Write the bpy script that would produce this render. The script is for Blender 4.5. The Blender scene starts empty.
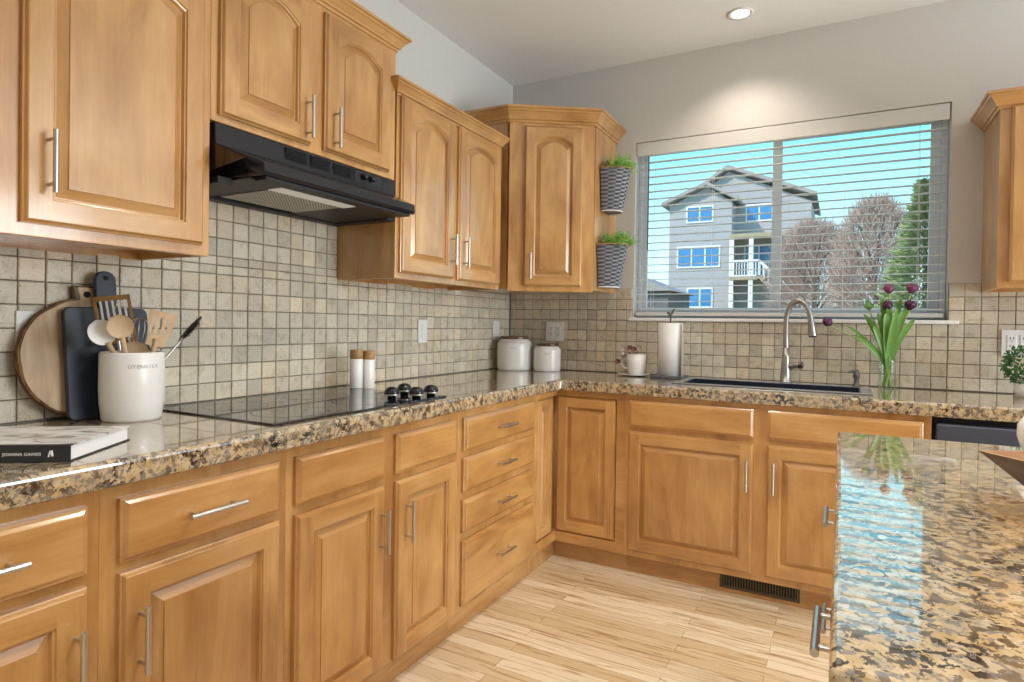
import bpy, bmesh, math, random
from mathutils import Vector, Matrix
R=math.radians; PI=math.pi
random.seed(7)
sc=bpy.context.scene; COL=sc.collection

# ---------------------------------------------------------------- camera
CX,CY,F=525.02,329.76,597.93
yaw,pitch,roll=-.4863,-.009,.0152
fw=Vector((math.sin(yaw)*math.cos(pitch),math.cos(yaw)*math.cos(pitch),math.sin(pitch)))
r_=Vector((math.cos(yaw),-math.sin(yaw),0)); u_=r_.cross(fw)
rt=r_*math.cos(roll)+u_*math.sin(roll); up=u_*math.cos(roll)-r_*math.sin(roll)
cam=bpy.data.cameras.new('camera'); cam.sensor_width=36; cam.lens=F*36/1024
cam.shift_x=(512-CX)/1024; cam.shift_y=(CY-341)/1024; cam.clip_start=.02; cam.clip_end=300
co=bpy.data.objects.new('camera',cam); COL.objects.link(co)
m=Matrix.Identity(4)
for i in range(3):
    m[i][0]=rt[i]; m[i][1]=up[i]; m[i][2]=-fw[i]
m[0][3],m[1][3],m[2][3]=1.8722,-3.328,1.1873
co.matrix_world=m; sc.camera=co

# ---------------------------------------------------------------- world, sun, daylight, exposure
sc.view_settings.view_transform='Standard'; sc.view_settings.look='None'
sc.view_settings.gamma=1; sc.view_settings.use_curve_mapping=False
sc.view_settings.exposure=0.12
w=bpy.data.worlds.new('sky'); sc.world=w; w.use_nodes=True
nt=w.node_tree; nt.nodes.clear()
tc=nt.nodes.new('ShaderNodeTexCoord'); sx=nt.nodes.new('ShaderNodeSeparateXYZ')
rp=nt.nodes.new('ShaderNodeValToRGB'); bg=nt.nodes.new('ShaderNodeBackground'); wo=nt.nodes.new('ShaderNodeOutputWorld')
nt.links.new(tc.outputs['Generated'],sx.inputs[0]); nt.links.new(sx.outputs['Z'],rp.inputs[0])
nt.links.new(rp.outputs[0],bg.inputs[0]); nt.links.new(bg.outputs[0],wo.inputs[0])
e=rp.color_ramp.elements
e[0].position=0.0; e[0].color=(.78,1.2,1.3,1)
e[1].position=.6; e[1].color=(.14,.45,.9,1)
x=e.new(.12); x.color=(.60,1.12,1.28,1)
x=e.new(.3); x.color=(.20,.88,1.15,1)
bg.inputs[1].default_value=1.35

def lamp(name,kind,loc,energy,color=(1,1,1),rot=(0,0,0),parent=None,**kw):
    l=bpy.data.lights.new(name,kind); l.energy=energy; l.color=color
    for k,v in kw.items(): setattr(l,k,v)
    o=bpy.data.objects.new(name,l); COL.objects.link(o); o.location=loc; o.rotation_euler=rot
    if parent: o.parent=parent
    return o
lamp('sun_light','SUN',(0,0,20),4.2,(1,.95,.86),(R(50),0,R(-35)),angle=R(1))
# area lamp added as daylight from the right, at an invented unseen opening
lamp('added_side_daylight','AREA',(5.28,-1.2,1.25),112,(.95,.97,1),(R(90),0,R(90)),shape='RECTANGLE',size=2.0,size_y=2.0)

# ---------------------------------------------------------------- materials
MATS={}
class NM:
    def __init__(s,name,**kw):
        s.m=bpy.data.materials.new(name); s.m.use_nodes=True; s.t=s.m.node_tree
        s.b=s.t.nodes['Principled BSDF']; MATS[name]=s.m
        for k,v in kw.items(): s.b.inputs[k].default_value=v
    def n(s,t,**kw):
        x=s.t.nodes.new('ShaderNode'+t)
        for k,v in kw.items():
            if k.startswith('_'): setattr(x,k[1:],v)
            else: x.inputs[k].default_value=v
        return x
    def l(s,a,b): s.t.links.new(a,b)
    def coord(s,scale=(1,1,1),rnd=False,out='Object'):
        c=s.n('TexCoord'); mp=s.n('Mapping'); s.l(c.outputs[out],mp.inputs[0]); mp.inputs['Scale'].default_value=scale
        if rnd:
            oi=s.n('ObjectInfo'); mu=s.n('Math',_operation='MULTIPLY'); mu.inputs[1].default_value=37.
            s.l(oi.outputs['Random'],mu.inputs[0]); cb=s.n('CombineXYZ')
            for k in range(3): s.l(mu.outputs[0],cb.inputs[k])
            s.l(cb.outputs[0],mp.inputs['Location']); s.oi=oi
        return mp.outputs[0]
    def ramp(s,src,stops,interp='LINEAR'):
        r=s.n('ValToRGB'); s.l(src,r.inputs[0]); e=r.color_ramp.elements; r.color_ramp.interpolation=interp
        while len(e)<len(stops): e.new(.5)
        for i,(p,c) in enumerate(stops): e[i].position=p; e[i].color=(*c,1) if len(c)==3 else c
        return r.outputs[0]
    def mix(s,f,a,b,mode='MIX'):
        x=s.n('MixRGB',_blend_type=mode)
        for i,v in enumerate((f,a,b)):
            if hasattr(v,'links') or hasattr(v,'is_linked'): s.l(v,x.inputs[i])
            elif i==0: x.inputs[0].default_value=v
            else: x.inputs[i].default_value=(*v,1)
        return x.outputs[0]
    def bump(s,h,st=.2,d=.002):
        b=s.n('Bump'); b.inputs['Strength'].default_value=st; b.inputs['Distance'].default_value=d
        s.l(h,b.inputs['Height']); s.l(b.outputs[0],s.b.inputs['Normal'])
def plain(name,c,rough=.5,metal=0,**kw):
    x=NM(name,**{'Base Color':(*c,1),'Roughness':rough,'Metallic':metal}); 
    for k,v in kw.items(): x.b.inputs[k].default_value=v
    n=x.n('TexNoise',Scale=60.); x.l(x.coord(),n.inputs['Vector'])
    x.l(x.mix(.06,c,n.outputs['Color'],'OVERLAY'),x.b.inputs['Base Color'])
    return x.m

def wood(name,axis,c0,c1,c2,rough=.32,coat=.8,sc_=1.):
    x=NM(name,Roughness=rough); x.b.inputs['Coat Weight'].default_value=coat; x.b.inputs['Coat Roughness'].default_value=.13; x.b.inputs['Coat IOR'].default_value=1.65
    s=[6*sc_]*3; s['xyz'.index(axis)]=1.5*sc_
    v=x.coord(tuple(s),True)
    n1=x.n('TexNoise',Scale=1.6,Detail=5.,Roughness=.6,Distortion=.6); x.l(v,n1.inputs['Vector'])
    s2=[70*sc_]*3; s2['xyz'.index(axis)]=2.5*sc_
    n2=x.n('TexNoise',Scale=2.,Detail=3.,Roughness=.6); x.l(x.coord(tuple(s2),True),n2.inputs['Vector'])
    n3=x.n('TexNoise',Scale=4.,Detail=2.); x.l(x.coord((1,1,1),True),n3.inputs['Vector'])
    a=x.ramp(n1.outputs['Fac'],[(.3,c0),(.52,c1),(.75,c2)])
    b=x.ramp(n2.outputs['Fac'],[(.35,(.80,.76,.70)),(.6,(1,1,1))])
    c=x.ramp(n3.outputs['Fac'],[(.35,(.84,.80,.76)),(.65,(1.0,1.0,1.0))])
    f=x.mix(1,x.mix(.35,a,b,'MULTIPLY'),c,'MULTIPLY')
    hv=x.n('HueSaturation'); x.l(f,hv.inputs['Color'])
    mr=x.n('MapRange'); x.l(x.oi.outputs['Random'],mr.inputs[0]); mr.inputs[3].default_value=.93; mr.inputs[4].default_value=1.05
    x.l(mr.outputs[0],hv.inputs['Value']); x.l(hv.outputs[0],x.b.inputs['Base Color'])
    x.bump(n2.outputs['Fac'],.05,.0005)
    return x.m
HC=((.43,.20,.058),(.60,.325,.108),(.70,.42,.170))
WV=wood('honey_maple_vertical','z',*HC); WH=wood('honey_maple_horizontal','x',*HC)
WD=wood('dark_walnut','x',(.05,.022,.01),(.12,.055,.022),(.22,.11,.045),.45,.2,2)
WB=wood('blond_board','z',(.42,.27,.14),(.62,.46,.28),(.74,.60,.42),.5,.05,1.6)
WS=wood('beech_utensil','z',(.62,.43,.25),(.74,.55,.36),(.80,.63,.43),.55,0,2)
WC=wood('cork_wood','z',(.30,.16,.06),(.42,.25,.10),(.52,.33,.15),.5,0,4)
BARK=wood('live_edge_bark','z',(.05,.022,.01),(.13,.06,.02),(.30,.16,.05),.8,0,4)
STEEL=plain('brushed_steel',(.60,.59,.57),.3,1)
CHROME=plain('satin_nickel',(.42,.41,.40),.36,1)
WHITE=plain('white_ceramic',(.80,.79,.77),.25)
MATTEW=plain('matte_white',(.78,.78,.77),.5)
PLW=plain('white_plastic',(.80,.80,.80),.35)
SLOT=plain('dark_slot',(.03,.03,.03),.6)
BLACK=plain('black_enamel',(.012,.013,.018),.18)
BLACKM=plain('black_matte',(.01,.01,.012),.5)
NAVY=plain('navy_board',(.013,.020,.040),.42)
SINKM=plain('sink_composite',(.012,.018,.035),.35)
VINYL=plain('white_vinyl',(.90,.90,.91),.35)
SLATM=plain('slat_white',(.92,.92,.91),.35)
_t=SLATM.node_tree; _tr=_t.nodes.new('ShaderNodeBsdfTranslucent'); _tr.inputs[0].default_value=(.92,.90,.86,1); _mx=_t.nodes.new('ShaderNodeMixShader'); _mx.inputs[0].default_value=.4
_t.links.new(_t.nodes['Principled BSDF'].outputs[0],_mx.inputs[1]); _t.links.new(_tr.outputs[0],_mx.inputs[2]); _t.links.new(_mx.outputs[0],_t.nodes['Material Output'].inputs[0])
LEAF=plain('tulip_leaf',(.15,.33,.07),.4)
STEM=plain('tulip_stem',(.30,.46,.12),.4)
PURPLE=plain('purple_petal',(.09,.018,.07),.5)
PINKP=plain('mauve_petal',(.26,.07,.17),.5)
GREEN=plain('basket_fern',(.20,.42,.06),.55)
BOX=plain('boxwood',(.035,.13,.025),.5)
PAPER=plain('paper',(.82,.82,.81),.8)
SLATE=plain('slate_base',(.09,.10,.12),.5)
GREYH=plain('grey_holder',(.12,.12,.12),.4)
DRY=plain('dried_flower',(.22,.10,.08),.8)
BRONZE=plain('bronze_vent',(.12,.10,.07),.4,.7)
VOID=plain('void_black',(.004,.004,.004),.8)
WALNUT=plain('walnut_inside',(.30,.14,.055),.4)

def m_tile():
    x=NM('travertine_tile',Roughness=.42)
    at=x.n('Attribute',_attribute_name='tint')
    n=x.n('TexNoise',Scale=28.,Detail=6.,Roughness=.65); x.l(x.coord(),n.inputs['Vector'])
    n2=x.n('TexNoise',Scale=190.,Detail=3.); x.l(x.coord(),n2.inputs['Vector'])
    a=x.ramp(n.outputs['Fac'],[(.28,(.72,.66,.56)),(.5,(1,1,1)),(.75,(1.0,.97,.92))])
    pit=x.ramp(n2.outputs['Fac'],[(.30,(.62,.55,.46)),(.40,(1,1,1))])
    c=x.mix(1,x.mix(1,at.outputs['Color'],a,'MULTIPLY'),pit,'MULTIPLY')
    x.l(c,x.b.inputs['Base Color']); x.bump(n2.outputs['Fac'],.25,.001); return x.m
TILE=m_tile()
GROUT=plain('grout',(.20,.175,.14),.9)
def m_granite():
    x=NM('granite',Roughness=.05); x.b.inputs['IOR'].default_value=1.8; x.b.inputs['Coat Weight'].default_value=.75; x.b.inputs['Coat IOR'].default_value=1.9; x.b.inputs['Coat Roughness'].default_value=.03
    v=x.coord()
    # break up the cell borders
    nd=x.n('TexNoise',Scale=55.,Detail=3.); x.l(v,nd.inputs['Vector'])
    ad=x.mix(.018,(0,0,0),nd.outputs['Color'],'ADD'); av=x.n('VectorMath',_operation='ADD'); x.l(v,av.inputs[0]); x.l(ad,av.inputs[1])
    vo=x.n('TexVoronoi',Scale=62.); x.l(av.outputs[0],vo.inputs['Vector'])
    n1=x.n('TexNoise',Scale=30.,Detail=4.,Roughness=.6); x.l(v,n1.inputs['Vector'])
    n2=x.n('TexNoise',Scale=52.,Detail=4.,Roughness=.70); x.l(av.outputs[0],n2.inputs['Vector'])
    n3=x.n('TexNoise',Scale=14.,Detail=2.); x.l(v,n3.inputs['Vector'])
    sep=x.n('SeparateColor'); x.l(vo.outputs['Color'],sep.inputs[0])
    cell=x.ramp(sep.outputs[0],[(0,(.34,.24,.12)),(.3,(.46,.34,.18)),(.5,(.60,.49,.32)),(.68,(.26,.24,.21)),(.84,(.44,.27,.10)),(1,(.66,.60,.48))])
    soft=x.ramp(n1.outputs['Fac'],[(.3,(.32,.27,.21)),(.5,(.60,.47,.29)),(.7,(.55,.36,.14))])
    c=x.mix(.5,cell,soft)
    bl=x.ramp(n2.outputs['Fac'],[(.465,(1,1,1)),(.495,(0,0,0))])
    big=x.ramp(n3.outputs['Fac'],[(.30,(.35,.35,.35)),(.62,(1,1,1))])
    c=x.mix(x.mix(1,bl,big,'MULTIPLY'),c,(.018,.017,.017))
    g2=x.n('TexNoise',Scale=95.,Detail=2.); x.l(v,g2.inputs['Vector'])
    gm=x.ramp(g2.outputs['Fac'],[(.56,(0,0,0)),(.62,(.85,.85,.85))])
    c=x.mix(gm,c,(.20,.19,.18))
    x.l(c,x.b.inputs['Base Color']); return x.m
GRAN=m_granite()
def m_floor():
    x=NM('oak_strip_floor',Roughness=.28); x.b.inputs['Coat Weight'].default_value=.3; x.b.inputs['Coat Roughness'].default_value=.2
    v=x.coord()
    def br(c1,c2,mo):
        b=x.n('TexBrick',_offset=.37,_offset_frequency=2,_squash=1.); x.l(v,b.inputs['Vector'])
        b.inputs['Color1'].default_value=(*c1,1); b.inputs['Color2'].default_value=(*c2,1); b.inputs['Mortar'].default_value=(*mo,1)
        b.inputs['Scale'].default_value=1; b.inputs['Mortar Size'].default_value=.0007; b.inputs['Mortar Smooth'].default_value=.1
        b.inputs['Bias'].default_value=0; b.inputs['Brick Width'].default_value=.83; b.inputs['Row Height'].default_value=.0572; return b
    b=br((.60,.45,.27),(.80,.68,.50),(.22,.14,.07))
    id_=br((0,0,0),(1,1,1),(0,0,0))
    cb=x.n('CombineXYZ'); mu=x.n('Math',_operation='MULTIPLY'); mu.inputs[1].default_value=9; x.l(id_.outputs['Color'],mu.inputs[0])
    x.l(mu.outputs[0],cb.inputs[0]); x.l(mu.outputs[0],cb.inputs[2])
    av=x.n('VectorMath',_operation='ADD'); x.l(v,av.inputs[0]); x.l(cb.outputs[0],av.inputs[1])
    mp=x.n('Mapping'); mp.inputs['Scale'].default_value=(2.2,34,1); x.l(av.outputs[0],mp.inputs[0])
    n=x.n('TexNoise',Scale=1.4,Detail=6.,Roughness=.62,Distortion=1.1); x.l(mp.outputs[0],n.inputs['Vector'])
    g=x.ramp(n.outputs['Fac'],[(.34,(.42,.31,.21)),(.42,(.80,.70,.58)),(.50,(1,1,1)),(.8,(1,.98,.95))])
    x.l(x.mix(.85,b.outputs['Color'],g,'MULTIPLY'),x.b.inputs['Base Color']); return x.m
FLOOR=m_floor()
def m_paint(name,c,s=.25):
    x=NM(name,Roughness=.75); n=x.n('TexNoise',Scale=140.,Detail=3.); x.l(x.coord(),n.inputs['Vector'])
    x.b.inputs['Base Color'].default_value=(*c,1); x.bump(n.outputs['Fac'],s,.0015); return x.m
WALLM=m_paint('wall_paint',(.62,.615,.59)); CEILM=m_paint('ceiling_paint',(.86,.86,.85))
def m_glass(name,tint=(1,1,1),ior=1.5):
    x=bpy.data.materials.new(name); x.use_nodes=True; t=x.node_tree; t.nodes.clear()
    o=t.nodes.new('ShaderNodeOutputMaterial'); mx=t.nodes.new('ShaderNodeMixShader'); tr=t.nodes.new('ShaderNodeBsdfTransparent')
    gl=t.nodes.new('ShaderNodeBsdfGlossy'); lw=t.nodes.new('ShaderNodeLayerWeight'); lw.inputs[0].default_value=.5; pw=t.nodes.new('ShaderNodeMath'); pw.operation='POWER'; pw.inputs[1].default_value=3.5; t.links.new(lw.outputs['Facing'],pw.inputs[0]); fr=t.nodes.new('ShaderNodeMapRange'); t.links.new(pw.outputs[0],fr.inputs[0]); fr.inputs[3].default_value=.045; fr.inputs[4].default_value=.8
    tr.inputs[0].default_value=(*tint,1); gl.inputs['Roughness'].default_value=.01
    t.links.new(fr.outputs[0],mx.inputs[0]); t.links.new(tr.outputs[0],mx.inputs[1]); t.links.new(gl.outputs[0],mx.inputs[2]); t.links.new(mx.outputs[0],o.inputs[0])
    return x
GLASS=m_glass('window_glass'); VGLASS=m_glass('vase_glass',(.93,.97,.94),1.45)
def m_emit(name,c,s):
    x=NM(name); x.b.inputs['Emission Color'].default_value=(*c,1); x.b.inputs['Emission Strength'].default_value=s; return x.m
LENS=m_emit('lamp_lens',(1,.93,.82),6.)
def m_cook():
    x=NM('ceramic_glass',Roughness=.03); x.b.inputs['IOR'].default_value=1.9
    n=x.n('TexNoise',Scale=900.); x.l(x.coord(),n.inputs['Vector'])
    x.l(x.ramp(n.outputs['Fac'],[(.62,(.012,.012,.016)),(.72,(.06,.06,.07))]),x.b.inputs['Base Color']); return x.m
COOK=m_cook()
def m_wicker():
    x=NM('grey_wicker',Roughness=.35); 
    n=x.n('TexNoise',Scale=60.); x.l(x.coord(),n.inputs['Vector'])
    x.l(x.ramp(n.outputs['Fac'],[(.3,(.05,.055,.075)),(.7,(.11,.12,.15))]),x.b.inputs['Base Color']); return x.m
WICK=m_wicker(); WICKL=plain('pale_wicker',(.26,.27,.31),.35)
def m_filter():
    x=NM('hood_filter',Metallic=.7,Roughness=.4); c=x.n('TexChecker',Scale=160.); x.l(x.coord(),c.inputs['Vector'])
    c.inputs[1].default_value=(.55,.53,.48,1); c.inputs[2].default_value=(.16,.15,.13,1); x.l(c.outputs[0],x.b.inputs['Base Color']); return x.m
FILT=m_filter()
def m_siding(name,c):
    x=NM(name,Roughness=.8); v=x.coord(); w_=x.n('TexWave',_wave_type='BANDS',_bands_direction='Z',_wave_profile='SAW',Scale=1.6); x.l(v,w_.inputs['Vector'])
    x.l(x.mix(1,c,x.ramp(w_.outputs['Fac'],[(0,(.8,.8,.8)),(.15,(1,1,1))]),'MULTIPLY'),x.b.inputs['Base Color']); return x.m
SIDE=m_siding('lilac_grey_siding',(.38,.365,.385)); SIDE2=m_siding('dark_siding',(.13,.12,.13))
ROOF=plain('shingle_roof',(.33,.29,.28),.9); TRIMX=plain('exterior_white',(.75,.75,.75),.6); TAN=plain('fascia_tan',(.38,.30,.20),.7)
PANEX=plain('house_glass',(.05,.22,.48),.1); GRASS=plain('dry_grass',(.30,.27,.14),.95)
TWIG=plain('bare_twigs',(.46,.32,.27),.9); PINE=plain('pine_needles',(.30,.36,.16),.9); TRUNK=plain('trunk_bark',(.12,.09,.07),.9)

# ---------------------------------------------------------------- builders
def O(name,bm,mat,parent=None,smooth=False,bevel=0,label=None,loc=None,rot=None,segs=2):
    me=bpy.data.meshes.new(name); bmesh.ops.recalc_face_normals(bm,faces=bm.faces[:]) if not getattr(bm,'_k',0) else None
    bm.to_mesh(me); bm.free()
    for mm in (mat if isinstance(mat,(list,tuple)) else [mat]): me.materials.append(mm)
    if smooth:
        for p in me.polygons: p.use_smooth=True
    o=bpy.data.objects.new(name,me); COL.objects.link(o)
    if parent: o.parent=parent
    if loc: o.location=loc
    if rot: o.rotation_euler=rot
    if bevel:
        b=o.modifiers.new('bevel','BEVEL'); b.width=bevel; b.segments=segs; b.limit_method='ANGLE'; b.angle_limit=R(40)
    if label: o['label']=label
    return o
def T(name,label,cat,loc=(0,0,0),rz=0,group=None,rot=None):
    o=bpy.data.objects.new(name,None); COL.objects.link(o); o.location=loc; o.rotation_euler=rot or (0,0,rz); o.empty_display_size=.05
    o['label']=label; o['category']=cat
    if group: o['group']=group
    return o
def tag(o,label,cat,group=None):
    o['label']=label; o['category']=cat
    if group: o['group']=group
    return o
def S(o,label=None):
    o['kind']='structure'
    if label: o['label']=label
    return o
def dup(root,loc=None,rz=None,label=None):
    r=root.copy(); COL.objects.link(r)
    if loc: r.location=loc
    if rz is not None: r.rotation_euler=(0,0,rz)
    if label: r['label']=label
    for ch in list(root.children):
        c=ch.copy(); COL.objects.link(c); c.parent=r
        for g in list(ch.children):
            d=g.copy(); COL.objects.link(d); d.parent=c
    return r
BM=bmesh.new
def box(bm,x0,x1,y0,y1,z0,z1,mi=0):
    v=[bm.verts.new((x,y,z)) for z in (z0,z1) for y in (y0,y1) for x in (x0,x1)]
    for f in ((0,2,3,1),(4,5,7,6),(0,1,5,4),(2,6,7,3),(0,4,6,2),(1,3,7,5)):
        q=bm.faces.new([v[i] for i in f]); q.material_index=mi
    return bm
def prism(bm,pts,z0,z1,mi=0):
    a=[bm.verts.new((x,y,z0)) for x,y in pts]; b=[bm.verts.new((x,y,z1)) for x,y in pts]; n=len(pts)
    fs=[bm.faces.new(a[::-1]),bm.faces.new(b)]+[bm.faces.new((a[i],a[(i+1)%n],b[(i+1)%n],b[i])) for i in range(n)]
    for f in fs: f.material_index=mi
    return bm
def prism_v(bm,pts,y0,y1):      # outline in x,z, extruded along y
    a=[bm.verts.new((x,y0,z)) for x,z in pts]; b=[bm.verts.new((x,y1,z)) for x,z in pts]; n=len(pts)
    bm.faces.new(a); bm.faces.new(b[::-1])
    for i in range(n): bm.faces.new((a[(i+1)%n],a[i],b[i],b[(i+1)%n]))
    return bm
def lathe(bm,prof,seg=32,c=(0,0,0),a0=0,a1=2*PI):
    full=abs(a1-a0-2*PI)<1e-6; n=seg if full else seg+1; rings=[]
    for r,z in prof:
        if r<1e-6: rings.append([bm.verts.new((c[0],c[1],c[2]+z))]); continue
        rings.append([bm.verts.new((c[0]+r*math.cos(a0+(a1-a0)*i/seg),c[1]+r*math.sin(a0+(a1-a0)*i/seg),c[2]+z)) for i in range(n)])
    for A,B in zip(rings,rings[1:]):
        for i in range(seg):
            j=(i+1)%n
            if len(A)==1 and len(B)==1: continue
            if len(A)==1: bm.faces.new((A[0],B[j],B[i]))
            elif len(B)==1: bm.faces.new((A[i],A[j],B[0]))
            else: bm.faces.new((A[i],A[j],B[j],B[i]))
    return bm
def tube(bm,pts,r,seg=10,flat=1.):
    pts=[Vector(p) for p in pts]; n=len(pts); rr=r if isinstance(r,(list,tuple)) else [r]*n
    t=[(pts[min(i+1,n-1)]-pts[max(i-1,0)]).normalized() for i in range(n)]
    a=t[0].orthogonal().normalized(); rings=[]
    for i in range(n):
        a=(a-t[i]*a.dot(t[i])).normalized(); b=t[i].cross(a)
        rings.append([bm.verts.new(pts[i]+(a*math.cos(2*PI*k/seg)+b*flat*math.sin(2*PI*k/seg))*rr[i]) for k in range(seg)])
    for A,B in zip(rings,rings[1:]):
        for k in range(seg): bm.faces.new((A[k],A[(k+1)%seg],B[(k+1)%seg],B[k]))
    for q in (rings[0][::-1],rings[-1]): bm.faces.new([bm.verts.new(v.co) for v in q])
    return bm
def spline(P,n=8):
    P=[Vector(p) for p in P]; out=[]
    for i in range(len(P)-1):
        p0=P[max(i-1,0)];p1=P[i];p2=P[i+1];p3=P[min(i+2,len(P)-1)]
        for k in range(n):
            t=k/n; out.append(.5*((2*p1)+(p2-p0)*t+(2*p0-5*p1+4*p2-p3)*t*t+(3*p1-p0-3*p2+p3)*t**3))
    return out+[P[-1]]
def blade(bm,P,w,n=5,cup=.25):
    P=spline(P,n); prev=None; N=len(P)
    up=Vector((0,0,1))
    for i,p in enumerate(P):
        t=(P[min(i+1,N-1)]-P[max(i-1,0)]).normalized(); s=t.cross(blade.face)
        if s.length<1e-3: s=t.orthogonal()
        s.normalize(); nn=s.cross(t); f=i/(N-1); ww=w*max(.04,math.sin(PI*min(1,.12+.88*f))**.7 if f<1 else .04)*.5
        cur=[bm.verts.new(p-s*ww+nn*ww*cup),bm.verts.new(p),bm.verts.new(p+s*ww+nn*ww*cup)]
        if prev:
            for k in range(2): bm.faces.new((prev[k],prev[k+1],cur[k+1],cur[k]))
        prev=cur
blade.face=Vector((0,-1,0))
def text(s,size,mat,parent,name,loc,rot,ext=.0004,space=1.):
    c=bpy.data.curves.new(name,'FONT'); c.body=s; c.size=size; c.extrude=ext; c.align_x='CENTER'; c.space_character=space
    t=bpy.data.objects.new('tmp',c); COL.objects.link(t); bpy.context.view_layer.update()
    me=bpy.data.meshes.new_from_object(t.evaluated_get(bpy.context.evaluated_depsgraph_get())); bpy.data.objects.remove(t); bpy.data.curves.remove(c)
    me.materials.clear(); me.materials.append(mat)
    o=bpy.data.objects.new(name,me); COL.objects.link(o); o.parent=parent; o.location=loc; o.rotation_euler=rot; return o
def gridslab(bm,xs,ys,z0,z1,keep):
    V={}
    def v(i,j,z):
        k=(i,j,z)
        if k not in V: V[k]=bm.verts.new((xs[i],ys[j],z))
        return V[k]
    K={(i,j) for i in range(len(xs)-1) for j in range(len(ys)-1) if keep((xs[i]+xs[i+1])/2,(ys[j]+ys[j+1])/2)}
    for i,j in K:
        bm.faces.new((v(i,j,z1),v(i+1,j,z1),v(i+1,j+1,z1),v(i,j+1,z1)))
        bm.faces.new((v(i,j,z0),v(i,j+1,z0),v(i+1,j+1,z0),v(i+1,j,z0)))
        for (a,b),p,q in (((i,j-1),(i,j),(i+1,j)),((i+1,j),(i+1,j),(i+1,j+1)),((i,j+1),(i+1,j+1),(i,j+1)),((i-1,j),(i,j+1),(i,j))):
            if (a,b) not in K: bm.faces.new((v(*p,z0),v(*q,z0),v(*q,z1),v(*p,z1)))
    bmesh.ops.dissolve_limit(bm,angle_limit=.01,verts=bm.verts[:],edges=bm.edges[:])
    return bm

# ---------------------------------------------------------------- the room
H=2.70
S(O('floor',box(BM(),-.15,5.45,-6.6,.15,-.1,0),FLOOR),'pale natural oak strip floor running along the sink wall')
S(O('ceiling',box(BM(),-.15,5.45,-6.6,.15,H,H+.1),CEILM),'flat white ceiling')
S(O('wall_left',box(BM(),-.15,0,-6.6,.15,0,H),WALLM))
WX0,WX1,WZ0,WZ1=.815,2.302,1.235,2.236
def wallxz(name,xs,zs,y0,y1,hole):
    bm=BM(); gridslab(bm,xs,zs,0,1,lambda x,z:not(hole[0]<x<hole[1] and hole[2]<z<hole[3]))
    for v in bm.verts: v.co=Vector((v.co.x,y0+(y1-y0)*v.co.z,v.co.y))
    return S(O(name,bm,WALLM))
wallxz('wall_back',[0,WX0,WX1,5.3],[0,WZ0,WZ1,H],0,.15,(WX0,WX1,WZ0,WZ1))
wallxz('wall_rear',[0,5.3],[0,H],-6.6,-6.45,(9,9,9,9))
bm=BM(); gridslab(bm,[-6.45,-2.25,-.15,0],[0,2.3,H],0,1,lambda y,z:not(-2.25<y<-.15 and z<2.3))
for v in bm.verts: v.co=Vector((5.3+.15*v.co.z,v.co.x,v.co.y))
S(O('wall_right',bm,WALLM))

# tiled backsplash: every tile modelled in one mesh over a grout bed
P=.061
def tiles(bm,cells,tf,lay):
    for (a0,a1,b0,b1) in cells:
        g=.0014; j=lambda:random.uniform(-.0007,.0007)
        base=[(a0+g+j(),b0+g+j()),(a1-g+j(),b0+g+j()),(a1-g+j(),b1-g+j()),(a0+g+j(),b1-g+j())]
        cx_,cy_=(a0+a1)/2,(b0+b1)/2; h=.009+random.uniform(-.0006,.0006)
        lo=[bm.verts.new(tf(a,b,0)) for a,b in base]; mid=[bm.verts.new(tf(a,b,h-.002)) for a,b in base]
        top=[bm.verts.new(tf(a+(.0022 if a<cx_ else -.0022),b+(.0022 if b<cy_ else -.0022),h)) for a,b in base]
        k=random.gauss(0,1); hue=random.random()
        c=(.64,.585,.475) if hue<.66 else ((.65,.565,.435) if hue<.85 else (.585,.54,.45))
        s=1+.07*k; col=(c[0]*s,c[1]*s,c[2]*s,1)
        fs=[bm.faces.new(top)]
        for A,B in ((lo,mid),(mid,top)):
            for i in range(4): fs.append(bm.faces.new((A[i],A[(i+1)%4],B[(i+1)%4],B[i])))
        for f in fs:
            for l in f.loops: l[lay]=col
def cells(a0,a1,b0,b1,pa,pb):
    out=[]; k=math.floor((a0-pa)/P)
    A=[]; 
    while pa+k*P<a1:
        s,e_=max(a0,pa+k*P),min(a1,pa+(k+1)*P); 
        if e_-s>.012: A.append((s,e_))
        k+=1
    k=math.floor((b0-pb)/P+1e-6)
    while pb+k*P<b1-1e-6:
        s,e_=max(b0,pb+k*P),min(b1,pb+(k+1)*P)
        if e_-s>.012: out+=[(x0,x1,s,e_) for x0,x1 in A]
        k+=1
    return out
bm=BM(); lay=bm.loops.layers.float_color.new('tint')
cl=cells(-3.4,-.010,.9165,1.372,-2.583,.914)+cells(-2.27,-1.49,1.372,1.72,-2.583,.914)
tiles(bm,cl,lambda a,b,h:(.002+h,a,b),lay)
o=S(O('trim_1',bm,TILE),'tumbled travertine tile backsplash on the cooktop wall')
bm=BM(); box(bm,.0002,.006,-3.4,-.001,.914,1.372); box(bm,.0002,.006,-2.27,-1.49,1.372,1.72); O('grout_bed',bm,GROUT,o)
bm=BM(); lay=bm.loops.layers.float_color.new('tint')
cl=cells(.010,.777,.9165,1.402,.106,.914)+cells(.777,2.302,.9165,1.217,.106,.914)+cells(2.304,3.4,.9165,1.402,.106,.914)+cells(.777,.813,1.219,1.402,.106,.914)
tiles(bm,cl,lambda a,b,h:(a,-.002-h,b),lay)
o=S(O('trim_2',bm,TILE),'tumbled travertine tile backsplash on the sink wall')
bm=BM(); box(bm,.001,.813,-.006,-.0002,.914,1.402); box(bm,.813,2.303,-.006,-.0002,.914,1.216); box(bm,2.303,3.4,-.006,-.0002,.914,1.402); O('grout_bed',bm,GROUT,o)

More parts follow.
